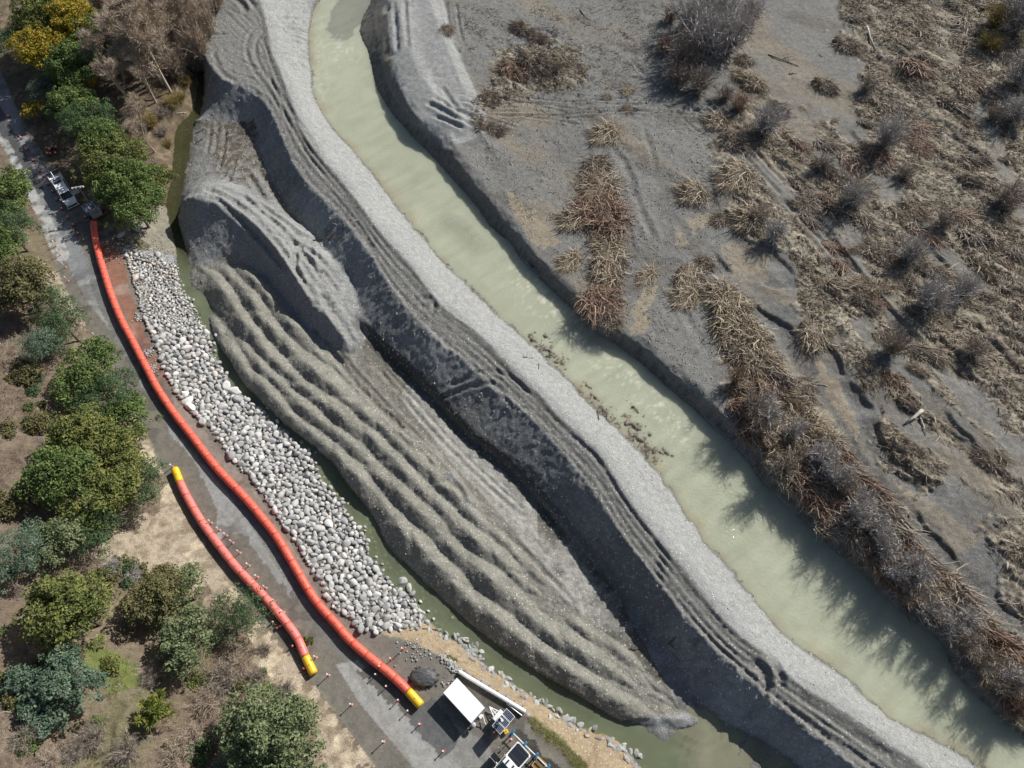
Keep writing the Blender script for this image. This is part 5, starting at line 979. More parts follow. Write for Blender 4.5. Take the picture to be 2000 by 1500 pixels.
# ------------------------------------------------------------------ foliage
def leafmat(name, cols, trans=.25, rough=.6, sc=.9):
    ki, kn = (.55, 2.0) if trans > .05 else (1.0, .7)
    m = mat(name, cols[0], rough, spec=.25); b = m.node_tree.nodes['Principled BSDF']; out = m.node_tree.nodes['Material Output']
    gi = N(m, 'ShaderNodeNewGeometry').outputs['Random Per Island']; c = coords(m)
    n = N(m, 'ShaderNodeTexNoise', Scale=sc, Detail=3.0); L(m, c, n.inputs['Vector'])
    ad = N(m, 'ShaderNodeMath', operation='MULTIPLY_ADD'); L(m, gi, ad.inputs[0]); ad.inputs[1].default_value = ki
    n2 = N(m, 'ShaderNodeMath', operation='MULTIPLY_ADD'); L(m, n.outputs['Fac'], n2.inputs[0]); n2.inputs[1].default_value = kn; n2.inputs[2].default_value = -.39*kn if trans > .05 else -.35
    L(m, n2.outputs[0], ad.inputs[2])
    col = ramp(m, ad.outputs[0], [(i/max(1, len(cols)-1), k) for i, k in enumerate(cols)]); L(m, col, b.inputs['Base Color'])
    if trans:
        tr = N(m, 'ShaderNodeBsdfTranslucent'); L(m, col, tr.inputs[0]); mx = N(m, 'ShaderNodeMixShader'); mx.inputs[0].default_value = trans
        L(m, b.outputs[0], mx.inputs[1]); L(m, tr.outputs[0], mx.inputs[2]); L(m, mx.outputs[0], out.inputs['Surface'])
    return m
M_LEAF = {
 'yellow': leafmat('yellow flowering foliage', [(0.135, 0.15, 0.03), (0.36, 0.285, 0.038), (0.62, 0.45, 0.053)]),
 'olive': leafmat('olive yellow foliage', [(.08, .115, .035), (.175, .20, .06), (.31, .31, .095)]),
 'green': leafmat('mid green foliage', [(0.066, 0.112, 0.037), (0.14, 0.206, 0.062), (0.271, 0.328, 0.104)]),
 'dark': leafmat('dark green foliage', [(0.043, 0.082, 0.039), (0.082, 0.14, 0.058), (0.156, 0.234, 0.098)]),
 'blue': leafmat('blue green foliage', [(0.068, 0.112, 0.075), (0.135, 0.203, 0.135), (0.24, 0.315, 0.217)]),
 'grey': leafmat('grey green foliage', [(0.083, 0.116, 0.058), (0.182, 0.223, 0.108), (0.33, 0.363, 0.198)]),
 'palm': leafmat('bright strap leaves', [(0.09, 0.135, 0.03), (0.225, 0.255, 0.053), (0.45, 0.435, 0.112)]),
 'scrub': leafmat('dull scrub leaves', [(0.083, 0.09, 0.038), (0.158, 0.15, 0.063), (0.255, 0.225, 0.112)], .15),
}
M_BARK = dmat('grey brown bark', (.16, .125, .095), .9, amt=.5); M_BARE = dmat('pale bare wood', (.48, .41, .33), .85, amt=.5, scale=1.0)
M_TW = {'brown': leafmat('brown twigs', [(.15, .12, .098), (.28, .235, .195), (.44, .385, .33)], 0), 'grey': leafmat('grey twigs', [(.22, .205, .195), (.40, .375, .36), (.62, .595, .57)], 0, sc=.6),
        'red': leafmat('reddish brown fronds', [(.11, .068, .05), (.25, .16, .115), (.46, .33, .24)], 0), 'straw': leafmat('straw coloured stalks', [(.11, .082, .056), (.29, .23, .16), (.60, .515, .39)], 0),
        'gold': leafmat('golden leaves', [(.14, .115, .04), (.30, .23, .08), (.42, .34, .14)], .1), 'dull': leafmat('dull brown stalks', [(.085, .066, .05), (.20, .16, .125), (.40, .34, .275)], 0), 'olive': leafmat('olive bank grass', [(.09, .10, .03), (.20, .20, .06), (.36, .34, .14)], 0)}
def unit(a): return a/(np.linalg.norm(a, axis=-1, keepdims=True)+1e-9)
def cards(c, n, size, asp, rng, bend=.25, roll=None):
    """leaf sprays: bent diamonds about centres c facing n"""
    k = len(c); r = unit(rng.normal(size=(k, 3))) if roll is None else roll
    a = unit(np.cross(n, r)); b = np.cross(n, a); s = size[:, None]
    p = np.stack([c-a*s, c-b*s*asp+n*s*bend, c+a*s, c+b*s*asp+n*s*bend], 1)
    return p.reshape(-1, 3), np.arange(k*4).reshape(k, 4)
def crown_mesh(R, H, style, seed, m, dens=1.0, open_=0.0):
    r = np.random.default_rng(seed); nl = int(16+R*5); lob = []
    for i in range(nl):
        d = unit(r.normal(size=3)); d[2] = abs(d[2])*.9-.15 if style != 'cone' else d[2]
        q = d*np.array([R, R, H*.5])*r.uniform(.45, .86)
        lr = R*r.uniform(.2, .40)*(1-.25*open_); lob.append((q, lr))
    for i in range(int(nl*1.4)):
        d = unit(r.normal(size=3)); d[2] = abs(d[2])-.1; q = d*np.array([R, R, H*.5])*r.uniform(.8, 1.14); lob.append((q, R*r.uniform(.09, .18)))
    sk = r.normal(0, .16, 3); ax = r.normal(0, .14)
    lob = [((q*np.array([1+sk[0], 1+sk[1], 1+.5*sk[2]])+np.array([ax*q[2], -ax*q[2], 0])), lr*r.uniform(.8, 1.2)) for q, lr in lob if r.random() > .12]
    tot = sum(l[1]**2 for l in lob); n = int(R*R*520*dens*(1-.4*open_))
    C = []; Nn = []
    for q, lr in lob:
        k = max(6, int(n*lr*lr/tot)); d = unit(r.normal(size=(k, 3))); d[:, 2] = np.where(d[:, 2] < -.35, -d[:, 2], d[:, 2])
        C.append(q+d*lr*np.array([1, 1, .8])*r.uniform(.72, 1.08, (k, 1))); Nn.append(unit(d*.7+r.normal(size=(k, 3))*.55+np.array([0, 0, .35])))
    C = np.concatenate(C); Nn = np.concatenate(Nn); s = r.uniform(.085, .18, len(C))*(.75+.1*R)
    V, F = cards(C, Nn, s, .62 if style != 'needle' else .28, r, .3)
    return mesh_np('crown', V, F, [m])
def rosette_mesh(R, H, seed, m):
    r = np.random.default_rng(seed); C = []; D = []; S_ = []
    for i in range(34):
        d = unit(r.normal(size=3)); d[2] = abs(d[2]); q = d*np.array([R*.78, R*.78, H*.4])*r.uniform(.35, 1)
        k = 46; dd = unit(r.normal(size=(k, 3))+np.array([0, 0, .35])); C.append(np.repeat(q[None], k, 0)); D.append(dd); S_.append(r.uniform(.45, .75, k))
    C = np.concatenate(C); D = np.concatenate(D); S_ = np.concatenate(S_); w_ = unit(np.cross(D, r.normal(size=D.shape)))*.055
    p = np.stack([C-w_*.5, C+D*S_[:, None]*.55-w_+[0, 0, .04], C+D*S_[:, None]+[0, 0, -.06], C+D*S_[:, None]*.55+w_+[0, 0, .04]], 1)
    return mesh_np('crown', p.reshape(-1, 3), np.arange(len(C)*4).reshape(-1, 4), [m])
def trunk_mesh(h, R, r, m):
    mb = MB(); rad = .05+.022*h; top = Vector((r.normal(0, .15), r.normal(0, .15), h)); mb.tube([(0, 0, -.4), (top.x*.3, top.y*.3, h*.35), top*.75, top], [rad*1.3, rad, rad*.7, rad*.4], 7)
    for i in range(6):
        a = i*1.05+r.uniform(0, .6); z0 = h*r.uniform(.45, .85); l = R*r.uniform(.5, .85)
        mb.tube([(0, 0, z0), (l*.5*math.cos(a), l*.5*math.sin(a), z0+l*.35), (l*math.cos(a), l*math.sin(a), z0+l*.5)], [rad*.5, rad*.3, rad*.12], 5)
    return mb.mesh('trunk', m)
def place_crown(px, py, up):
    z = 6.0
    for _ in range(20): x, y = P(px, py, z); z = .5*z+.5*(float(gz(x, y))+up)
    return x, y, float(gz(x, y))
def radius(px, py, rp, z): a = P(px, py, z); b = P(px+rp, py, z); return abs(b[0]-a[0])
def tree(px, py, rp, kind, label, group=None, hk=1.0, style='broad', open_=0.0, cat_='tree', name='leafy_tree', dens=1.0):
    z0 = 8.0; R = radius(px, py, rp, z0); H = R*1.5*hk; up = R*.35+H*.5
    x, y, g = place_crown(px, py, up+H*.12); r = np.random.default_rng(int(px*7+py)); R = radius(px, py, rp, g+up)
    t = thing(name, label, cat_, (x, y, g), r.uniform(0, 6.28), group)
    link('trunk', trunk_mesh(up+H*.15, R, r, M_BARK), t)
    c = link('crown', rosette_mesh(R, H, int(px), M_LEAF[kind]) if style == 'rosette' else crown_mesh(R, H, style, int(px+py*3), M_LEAF[kind], dens, open_), t, (0, 0, up))
    return t
TREES = [
 (58,28,48,'olive','yellow green tree in the top corner above the upper road'),(130,36,46,'yellow','bright yellow green tree at the top edge between the corner tree and bare saplings'),(30,75,42,'dark','dark green tree in the top corner at the left edge of the frame'),
 (75,85,44,'yellow','yellow crowned tree just below the top corner beside the upper road'),(165,66,44,'olive','olive tree next to the tall bare saplings'),(118,118,46,'green','broad green tree shading the upper road above the yellow bush'),(142,140,30,'yellow','small yellow green tree in front of the pale bare tree'),
 (68,166,26,'blue','blue green tree hanging over the upper road'),(90,160,22,'olive','small olive tree next to the blue green one over the road'),(118,196,38,'green','green tree right beside the bright yellow bush'),(150,232,40,'dark','dark tree in the roadside row behind the cone pile'),(170,262,42,'green','green tree in the roadside row midway along the cones'),
 (195,305,44,'olive','olive green tree in the roadside row above the solar trailer'),(225,350,46,'green','large green tree in the roadside row beside the solar trailer'),(240,395,44,'green','lowest tree of the roadside row near the upper end of the long tube'),(285,345,28,'olive','bright green shrub tree sticking out towards the creek'),
 (28,365,56,'green','leafy green tree at the left edge across the road from the parked truck'),(42,430,50,'dark','dark green tree at the left edge below the leafy green one'),(8,470,46,'green','green tree cut by the left edge above the olive bush'),
 (28,555,62,'scrub','olive brown bush mass at the left edge beside the pale roadside cut'),(88,588,36,'dark','small dark tree beside the olive brown bush'),(118,630,48,'dark','dark spreading tree above the brown bracken'),(72,672,38,'blue','blue green tree beside the brown bracken'),
 (165,725,50,'green','green tree at the upper end of the dense roadside clump'),(205,770,52,'dark','dark tree in the dense clump beside the silted road'),(150,845,56,'olive','yellow olive tree in the dense clump'),(245,815,44,'green','green tree at the road edge of the dense clump'),(225,885,48,'olive','olive tree in the middle of the dense clump'),
 (105,925,54,'green','bright green tree on the bracken side of the dense clump'),(200,965,56,'olive','large olive tree at the lower end of the dense clump'),(270,945,46,'dark','dark tree at the road edge near the yellow tube end'),(180,1030,44,'dark','dark tree just above the pale bare slip'),
 (105,1060,48,'grey','grey green tree left of the pale bare slip'),(25,1085,50,'blue','blue green tree at the left edge level with the pale slip'),(130,1195,82,'olive','biggest rounded yellow olive tree on the lower hillside'),(300,1165,52,'scrub','olive dark tree behind the grey green round tree'),(355,1155,48,'grey','dull green tree directly below the pale slip'),
 (358,1245,56,'grey','neat round grey green tree on the lower hillside'),(465,1200,50,'dark','dark green tree beside the shorter tube'),(528,1440,92,'grey','large grey green tree at the bottom edge near the lower road'),(440,1496,34,'blue','small blue green tree at the bottom edge left of the large grey green one'),
]
for px, py, rp, k, lb in TREES:
  if py < 420 and px > 50: px += 20; py += 2; rp *= 1.14
  if py < 480 and px < 50 and py > 300: px -= 30; py += 14
  tree(px, py, rp*(1.2 if 680 < py < 1050 else 1.1), k, lb, None, 1.0, 'needle' if k in ('dark', 'blue') else 'broad')
tree(66, 212, 22, 'yellow', 'small bright yellow flowering bush hanging over the upper road', name='flowering_bush', cat_='bush')
for px, py in ((65,1340),(125,1312),(115,1375),(165,1350)): pass
def layered(px, py, rp, label):
    x, y, g = place_crown(px, py, 3.0); t = thing('layered_tree', label, 'tree', (x, y, g)); r = np.random.default_rng(3); link('trunk', trunk_mesh(4.2, 2.5, r, M_BARK), t)
    for i, (dx, dy, h, rr) in enumerate(((-.75, .15, 2.6, .8), (.05, .45, 3.6, .75), (.0, -.55, 2.8, .8), (.7, .0, 3.2, .7), (.15, .0, 4.3, .55), (-.3, -.3, 3.4, .6))):
        R = radius(px, py, rp, g+3); link('crown', crown_mesh(R*rr*.62, R*.5, 'broad', 700+i, M_LEAF['blue'], 1.5), t, (dx*R, dy*R, h))
layered(105, 1345, 88, 'open blue green tree with spreading branch layers at the lower left')
tree(302, 1390, 46, 'palm', 'bright green tree of strap leaf rosettes on the lower hillside', None, 1.0, 'rosette', name='rosette_tree')

# ------------------------------------------------------------------ ribbons: twigs, stalks, wrack
def ribbons(P0, D, Ln, Wd, rng, seg=3, droop=.0, curl=.25, flat=None):
    """thin curved three-sided stalks as strips: start points, directions, lengths, widths"""
    k = len(P0); pts = [P0]; d = unit(D); 
    for s in range(seg):
        d = unit(d+rng.normal(size=(k, 3))*curl+np.array([0, 0, -droop])); pts.append(pts[-1]+d*(Ln/seg)[:, None])
    pts = np.stack(pts, 1); side = unit(np.cross(pts[:, -1]-pts[:, 0], rng.normal(size=(k, 3)) if flat is None else flat)); w_ = np.linspace(1, .25, seg+1)[None, :, None]*Wd[:, None, None]
    V = np.stack([pts-side[:, None]*w_*.5, pts+side[:, None]*w_*.5], 2).reshape(k, -1, 3); n = 2*(seg+1)
    f = np.array([[2*i, 2*i+1, 2*i+3, 2*i+2] for i in range(seg)]); F = (f[None]+(np.arange(k)*n)[:, None, None]).reshape(-1, 4)
    return V.reshape(-1, 3), F, pts
def merge(parts):
    V = []; F = []; o = 0
    for v, f in parts: V.append(v); F.append(f+o); o += len(v)
    return np.concatenate(V), np.concatenate(F)
def bush_mesh(seed, m, stems=80, twigs=900, spread=.8, name='twigs', w_=.038):
    """a leafless bush of unit radius, about 1.3 tall"""
    r = np.random.default_rng(seed); a = r.uniform(0, 6.28, stems); e = r.uniform(.1, 1, stems)*spread
    P0 = np.stack([np.cos(a)*.12, np.sin(a)*.12, np.zeros(stems)], 1)*r.uniform(0, 1, (stems, 1)); D = np.stack([np.cos(a)*e, np.sin(a)*e, np.full(stems, .9)], 1)
    v1, f1, pts = ribbons(P0, D, r.uniform(.75, 1.35, stems), np.full(stems, w_), r, 4, .02, .13)
    i = r.integers(0, stems, twigs); s = r.integers(1, 5, twigs); q = pts[i, s]; D2 = unit(q-np.array([0, 0, .1]))+r.normal(size=(twigs, 3))*.55
    v2, f2, p2 = ribbons(q, D2, r.uniform(.2, .55, twigs), np.full(twigs, w_*.55), r, 2, .02, .2)
    i = r.integers(0, twigs, twigs); q = p2[i, 1]; v3, f3, _ = ribbons(q, unit(q)+r.normal(size=(twigs, 3))*.7, r.uniform(.12, .3, twigs), np.full(twigs, w_*.45), r, 2, .05, .3)
    V, F = merge([(v1, f1), (v2, f2), (v3, f3)]); return mesh_np(name, V, F, [m])
M_TW['tan'] = leafmat('tan shrub twigs', [(.23, .175, .13), (.42, .34, .265), (.58, .49, .395)], 0)
BUSH = {k: [bush_mesh(300+i*9+j, M_TW[k]) for i in range(3)] for j, k in enumerate(('grey', 'brown', 'red', 'gold', 'tan'))}
def stem_proto(m, seed):
    mb = MB(); r = random.Random(seed)
    for i in range(7):
        a = r.uniform(0, 6.28); e = r.uniform(.1, .5); mb.tube([(.03*math.cos(a), .03*math.sin(a), -.05), (e*.4*math.cos(a), e*.4*math.sin(a), .45), (e*math.cos(a), e*math.sin(a), .95)], [.03, .02, .008], 5)
    return mb.mesh('stems', m)
SPARSE = {k: [bush_mesh(350+i*9+j, M_TW[k], 46, 420, .62, w_=.05) for i in range(3)] for j, k in enumerate(('grey', 'brown', 'red'))}
STEMS = [stem_proto(dmat('grey stem wood', (.27, .24, .22), .9, amt=.4), i) for i in range(3)]
def bush(px, py, rp, kind, label, group=None, hk=1.0, name='bare_bush'):
    x, y, z = G(px, py); R = radius(px, py, rp, z); t = thing(name, label, 'bush', (x, y, z-.05), random.uniform(0, 6.28), group); s = R*random.uniform(.92, 1.08); t.scale = (s, s, s*hk*random.uniform(.9, 1.1))
    link('twigs', random.choice((SPARSE if name == 'bare_willow' else BUSH)[kind]), t); link('stems', random.choice(STEMS), t); return t
def tuss_mesh(seed, m, n=520, lay=.6, flow=(0, 0)):
    """a mound of limp dead stalks of unit radius"""
    r = np.random.default_rng(seed); a = r.uniform(0, 6.28, n); rad = np.sqrt(r.uniform(0, 1, n))*.85
    P0 = np.stack([np.cos(a)*rad, np.sin(a)*rad, .52*np.sqrt(np.clip(1-rad**2, 0, 1))*r.uniform(.5, 1.05, n)], 1)
    D = np.stack([np.cos(a)*.5, np.sin(a)*.5, np.full(n, .12)], 1)+r.normal(size=(n, 3))*.5+np.array([flow[0], flow[1], 0])
    v, f, _ = ribbons(P0, D, r.uniform(.45, 1.0, n), r.uniform(.022, .05, n), r, 3, .28, .28); return mesh_np('stalks', v, f, [m])
TUSS = {k: [tuss_mesh(400+i*5+j, M_TW[k], flow=((.5, -.5), (0, 0), (-.2, -.5), (.6, -.2))[i]) for i in range(4)] for j, k in enumerate(('straw', 'dull', 'red', 'olive'))}
def tangle_mesh(seed, m, n=230):
    r = np.random.default_rng(seed); a = r.uniform(0, 6.28, n); rad = np.sqrt(r.uniform(0, 1, n))
    P0 = np.stack([np.cos(a)*rad*.8-.35, np.sin(a)*rad*.8+.15, .45*np.sqrt(np.clip(1-rad**2, 0, 1))*r.uniform(.4, 1.1, n)+.05], 1)
    an = r.normal(-.35, .75, n); D = np.stack([np.cos(an), np.sin(an), r.uniform(-.05, .4, n)], 1)
    v, f, _ = ribbons(P0, D, r.uniform(.6, 1.5, n), r.uniform(.03, .075, n), r, 4, .16, .22); return mesh_np('stalks', v, f, [m])
TANG = {k: [tangle_mesh(440+i*5+j, M_TW[k]) for i in range(3)] for j, k in enumerate(('straw', 'red', 'dull', 'brown'))}
def mound_proto(m, seed):
    v = rockshape(IV0, seed, .5)*np.array([.85, .85, .75]); v[:, 2] = np.maximum(v[:, 2], -.1)*.9; return mesh_np('mat', v, IF0, [m], smooth=True)
MOUND = [mound_proto(leafmat('matted dead grass', [(.05, .035, .025), (.10, .075, .05), (.15, .115, .08)], 0, sc=2.0), 500+i) for i in range(3)]
def tussock(px, py, rp, kind, label, group=None, el=1.0, rot=None, name='dead_grass_clump', fl_=.72):
    x, y, z = G(px, py); R = radius(px, py, rp, z); t = thing(name, label, 'grass clump', (x, y, z-.03), random.uniform(-.5, .5) if rot is None else rot, group); t.scale = (R*1.1, R*el, R*fl_)
    link('stalks', random.choice((TANG if name == 'tangled_reeds' else TUSS)[kind]), t); link('mat', random.choice(MOUND), t); return t

# bare saplings by the creek
def bare_tree_mesh(h, seed, lean, m=None):
    r = np.random.default_rng(seed); parts = []; mb = MB(); T = []
    for k in range(r.integers(1, 4)):
        b = Vector((r.normal(0, .25), r.normal(0, .25), -.2)); d = Vector((lean[0]+r.normal(0, .09), lean[1]+r.normal(0, .09), 1)); hh = h*r.uniform(.8, 1)
        pts = [b+d*(hh*s)+Vector((r.normal(0, .12), r.normal(0, .12), 0))*s for s in (0, .25, .5, .75, 1)]; mb.tube(pts, [.19, .15, .11, .07, .02], 6); T.append(np.array([p[:] for p in pts]))
        for i in range(9):
            s = r.uniform(.25, .95); q = b+d*(hh*s); a = r.uniform(0, 6.28); l = hh*(1.05-s)*.55+.4; e = q+Vector((math.cos(a)*l*.5, math.sin(a)*l*.5, l*.85)); mid = (q+e)/2+Vector((math.cos(a), math.sin(a), 0))*l*.08
            mb.tube([q, mid, e], [.06, .04, .012], 4); T.append(np.array([q[:], mid[:], e[:], e[:], e[:]]))
    T = np.array(T); n = 1500; i = r.integers(0, len(T), n); s = r.uniform(.8, 4, n); j = s.astype(int).clip(0, 3); f = (s-j)[:, None]; q = T[i, j]*(1-f)+T[i, j+1]*f
    D = np.stack([r.normal(0, .5, n), r.normal(0, .5, n), np.full(n, .75)], 1); v, fq, p2 = ribbons(q, D, r.uniform(.5, 1.6, n), np.full(n, .055), r, 3, .02, .18)
    i = r.integers(0, n, n); v2, f2, _ = ribbons(p2[i, 2], D[i]+r.normal(size=(n, 3))*.5, r.uniform(.3, .8, n), np.full(n, .04), r, 2, .02, .25)
    return mb, merge([(v, fq), (v2, f2)])
M_TAN = leafmat('tan bare twigs', [(.27, .205, .15), (.47, .385, .30), (.62, .53, .43)], 0)
BT = []
for i in range(6):
    mb, (v, f) = bare_tree_mesh(10+i % 3*1.5, 600+i, (.02*(i % 3-1), .03)); BT.append((mb.mesh('trunk', M_BARE), mesh_np('branches', v, f, [M_TAN])))
def bare(px, py, label, s=1.0, group=None, rx=0, ry=0):
    x, y, z = G(px, py); t = thing('bare_tree', label, 'tree', (x, y, z), random.uniform(0, 6.28), group); t.scale = (s*1.25, s*1.25, s*1.12); t.rotation_euler.x = rx
    a, b = random.choice(BT); link('trunk', a, t); link('branches', b, t)
for px, py, s, lb in [(335,182,1.15,'tall pale trunked bare tree at the creek edge with forked white base'),(318,165,1.1,None),(300,150,1.05,None),(345,140,1.0,None),(285,170,.95,None),(270,140,.95,None),(330,120,1.0,None),(305,110,.95,None),(360,95,.9,None),(275,105,.9,None),(390,60,.8,None),(345,75,.85,None),(410,35,.7,None),(300,70,.8,None),(250,120,.85,None),(420,60,.6,None),
    (305,200,.75,'leaning bare tree with white trunk lower down the creek bank'),(240,185,.85,'pale grey bare tree standing over the green roadside row'),(262,215,.7,'grey bare tree below the pale one beside the roadside row'),(278,262,.6,'small bare tree above the brown creek bank'),(305,298,.5,'fallen looking pale bare tree low on the creek bank')]:
    zn = 'nearest the grey berm' if px > 350 else ('in the middle' if px > 290 else 'on the green tree side'); bare(px, py, lb or 'tall bare brown sapling '+zn+' of the thicket at the top edge'.replace(' of', ' of' if px <= 350 else ' in'), s, None if lb else 'bare saplings '+zn, random.gauss(0, .06))
THK = [(395,15),(370,45),(410,70),(385,85),(425,15),(395,110),(372,130),(352,150),(300,20),(200,15)]
for px, py in THK: bush(px, py, 28, 'tan', 'tan leafless shrub in the thicket at the top edge', 'tan shrubs in the top thicket', 1.5)
for px, py, rp, k, lb in [(340,205,20,'gold','pale tan bush on the creek bank below the forked bare tree'),(365,165,16,'gold',None),(355,195,16,'gold',None),(320,225,18,'brown',None),(298,245,20,'gold',None),(318,262,16,'brown',None),(330,285,14,'gold',None),(275,295,18,'brown',None),(300,330,18,'brown',None),(318,355,16,'red','reddish bush at the water of the upper creek'),(305,380,16,'brown',None),(280,405,18,'brown',None),(262,250,18,'brown',None)]:
    bush(px, py, rp, k, lb or 'low brown bush on the near bank of the upper creek', None if lb else 'low bushes on the creek bank', .8)

# grey bushes of the flood plain
GB_ = [
 (1375,110,62,'grey','largest grey feathery bush at the top middle of the plain',1.3),(1335,130,45,'brown','brown lower side of the large grey bush at the top',1.1),(1420,95,50,'grey','grey bush behind the largest feathery bush',1.3),(1345,60,46,'grey','grey feathery bush at the top edge left of the largest one',1.2),(1400,45,46,'grey','grey bush at the top edge above the largest one',1.2),(1455,50,34,'grey','grey bush at the top edge on the gravel side',1.1),(1320,165,34,'brown','brown bush at the front of the large grey clump',1.0),(1365,175,36,'brown','brown bush at the foot of the large grey bush casting a dark shadow',1.0),(1300,100,24,'red','reddish bush at the left end of the large grey clump',.9),(1310,40,24,'red','reddish bush at the top edge left of the grey clump',.9),
 (1980,60,56,'grey','pale grey bush at the top right corner',1.2),(1985,165,48,'grey','whitish grey bush at the right edge below the corner',1.2),(1940,50,34,'gold','golden brown bush near the top right corner',.9),(1925,95,30,'gold','golden bush left of the pale corner bush',.9),(1975,235,34,'grey','grey bush at the right edge below the whitish one',1.0),(1935,235,24,'brown','dark brown bush in the pale straw near the right edge',.9),
 (1490,255,36,'grey','grey bush where the wheel tracks enter the straw',1.0),(1440,215,26,'red','brown bush right of the wheel track crossing',.9),(1415,195,24,'brown','brown bush beside the wheel track crossing',.9),(1725,285,38,'grey','grey bush with a long shadow in the upper straw',1.4),(1765,345,24,'brown','dark low bush right of the grey bush in the upper straw',.9),(1660,400,34,'grey','round grey bush in the middle of the straw',1.2),(1510,465,32,'grey','rounded grey bush on the tan silt by the wheel tracks',1.1),(1480,430,24,'brown','brown bush next to the rounded grey bush',.8),
 (1770,505,36,'grey','grey bush right of centre in the straw',1.2),(1810,600,46,'grey','big soft grey bush casting a broad shadow across the tracks',1.2),(1880,570,34,'grey','grey bush right of the big soft one',1.1),(1735,690,32,'brown','thin dark bush on the scarp with a long spiky shadow',1.3),(1955,400,36,'brown','brown bush at the right edge of the straw',.9),(1900,690,30,'brown','brown bush low in the right hand straw',.9),(1840,440,30,'brown','brown bush high in the right hand straw',.9),(1600,330,26,'brown','brown bush left of the round grey bush',.9),(1690,175,24,'brown','brown bush at the edge of the upper gravel flat',.9)]
for px, py, rp, k, lb, hk in GB_: bush(px, py, rp, k, lb, None, hk)
# willows along the far bank of the river
WB = [(1435,745,26,'red'),(1450,775,34,'red'),(1465,805,36,'brown'),(1490,790,28,'grey'),(1480,850,34,'brown'),(1520,830,42,'grey'),(1500,820,34,'grey'),(1555,835,36,'grey'),(1605,905,36,'grey'),(1630,940,34,'grey'),(1680,985,36,'grey'),(1720,1030,36,'grey'),(1775,1105,36,'grey'),(1835,1170,36,'grey'),(1880,1205,36,'grey'),(1960,1320,36,'grey'),(1545,850,30,'grey'),(1505,880,38,'brown'),(1525,920,40,'brown'),(1565,870,34,'grey'),(1590,895,36,'grey'),(1560,940,40,'brown'),(1610,930,32,'grey'),(1590,980,38,'brown'),(1640,960,30,'brown'),(1690,970,34,'grey'),(1660,1010,38,'grey'),(1625,1020,38,'brown'),(1700,1040,36,'grey'),(1665,1055,36,'grey'),(1720,1075,34,'grey'),(1755,1090,34,'brown'),(1735,1125,34,'grey'),(1780,1130,36,'grey'),(1760,1165,34,'brown'),(1815,1160,36,'grey'),(1800,1195,34,'grey'),(1850,1195,36,'grey'),(1840,1230,34,'grey'),(1885,1225,34,'brown'),(1870,1262,34,'brown'),(1920,1265,34,'grey'),(1905,1300,32,'brown'),(1950,1300,34,'grey'),(1940,1345,32,'brown'),(1980,1340,34,'grey'),(1975,1385,32,'red'),(1995,1410,30,'brown')]
WL = {'grey': 'grey feathery willow in the strip along the far river bank', 'brown': 'brown leafless willow in the strip along the far river bank', 'red': 'reddish brown willow in the strip along the far river bank'}
for i, (px, py, rp, k) in enumerate(WB):
  if i % 2 == 0 or k == 'grey' and i % 3 == 0: zn = 'above the flood channel' if py < 880 else ('beside the straw heap of the river bend' if py < 1010 else ('opposite the streaked shadows' if py < 1180 else 'near the lower right corner')); bush(px, py, rp, k, WL[k].replace('in the strip along the far river bank', 'on the far river bank '+zn), k+' willows '+zn, 1.5 if i > 20 else 1.15, name='bare_willow')
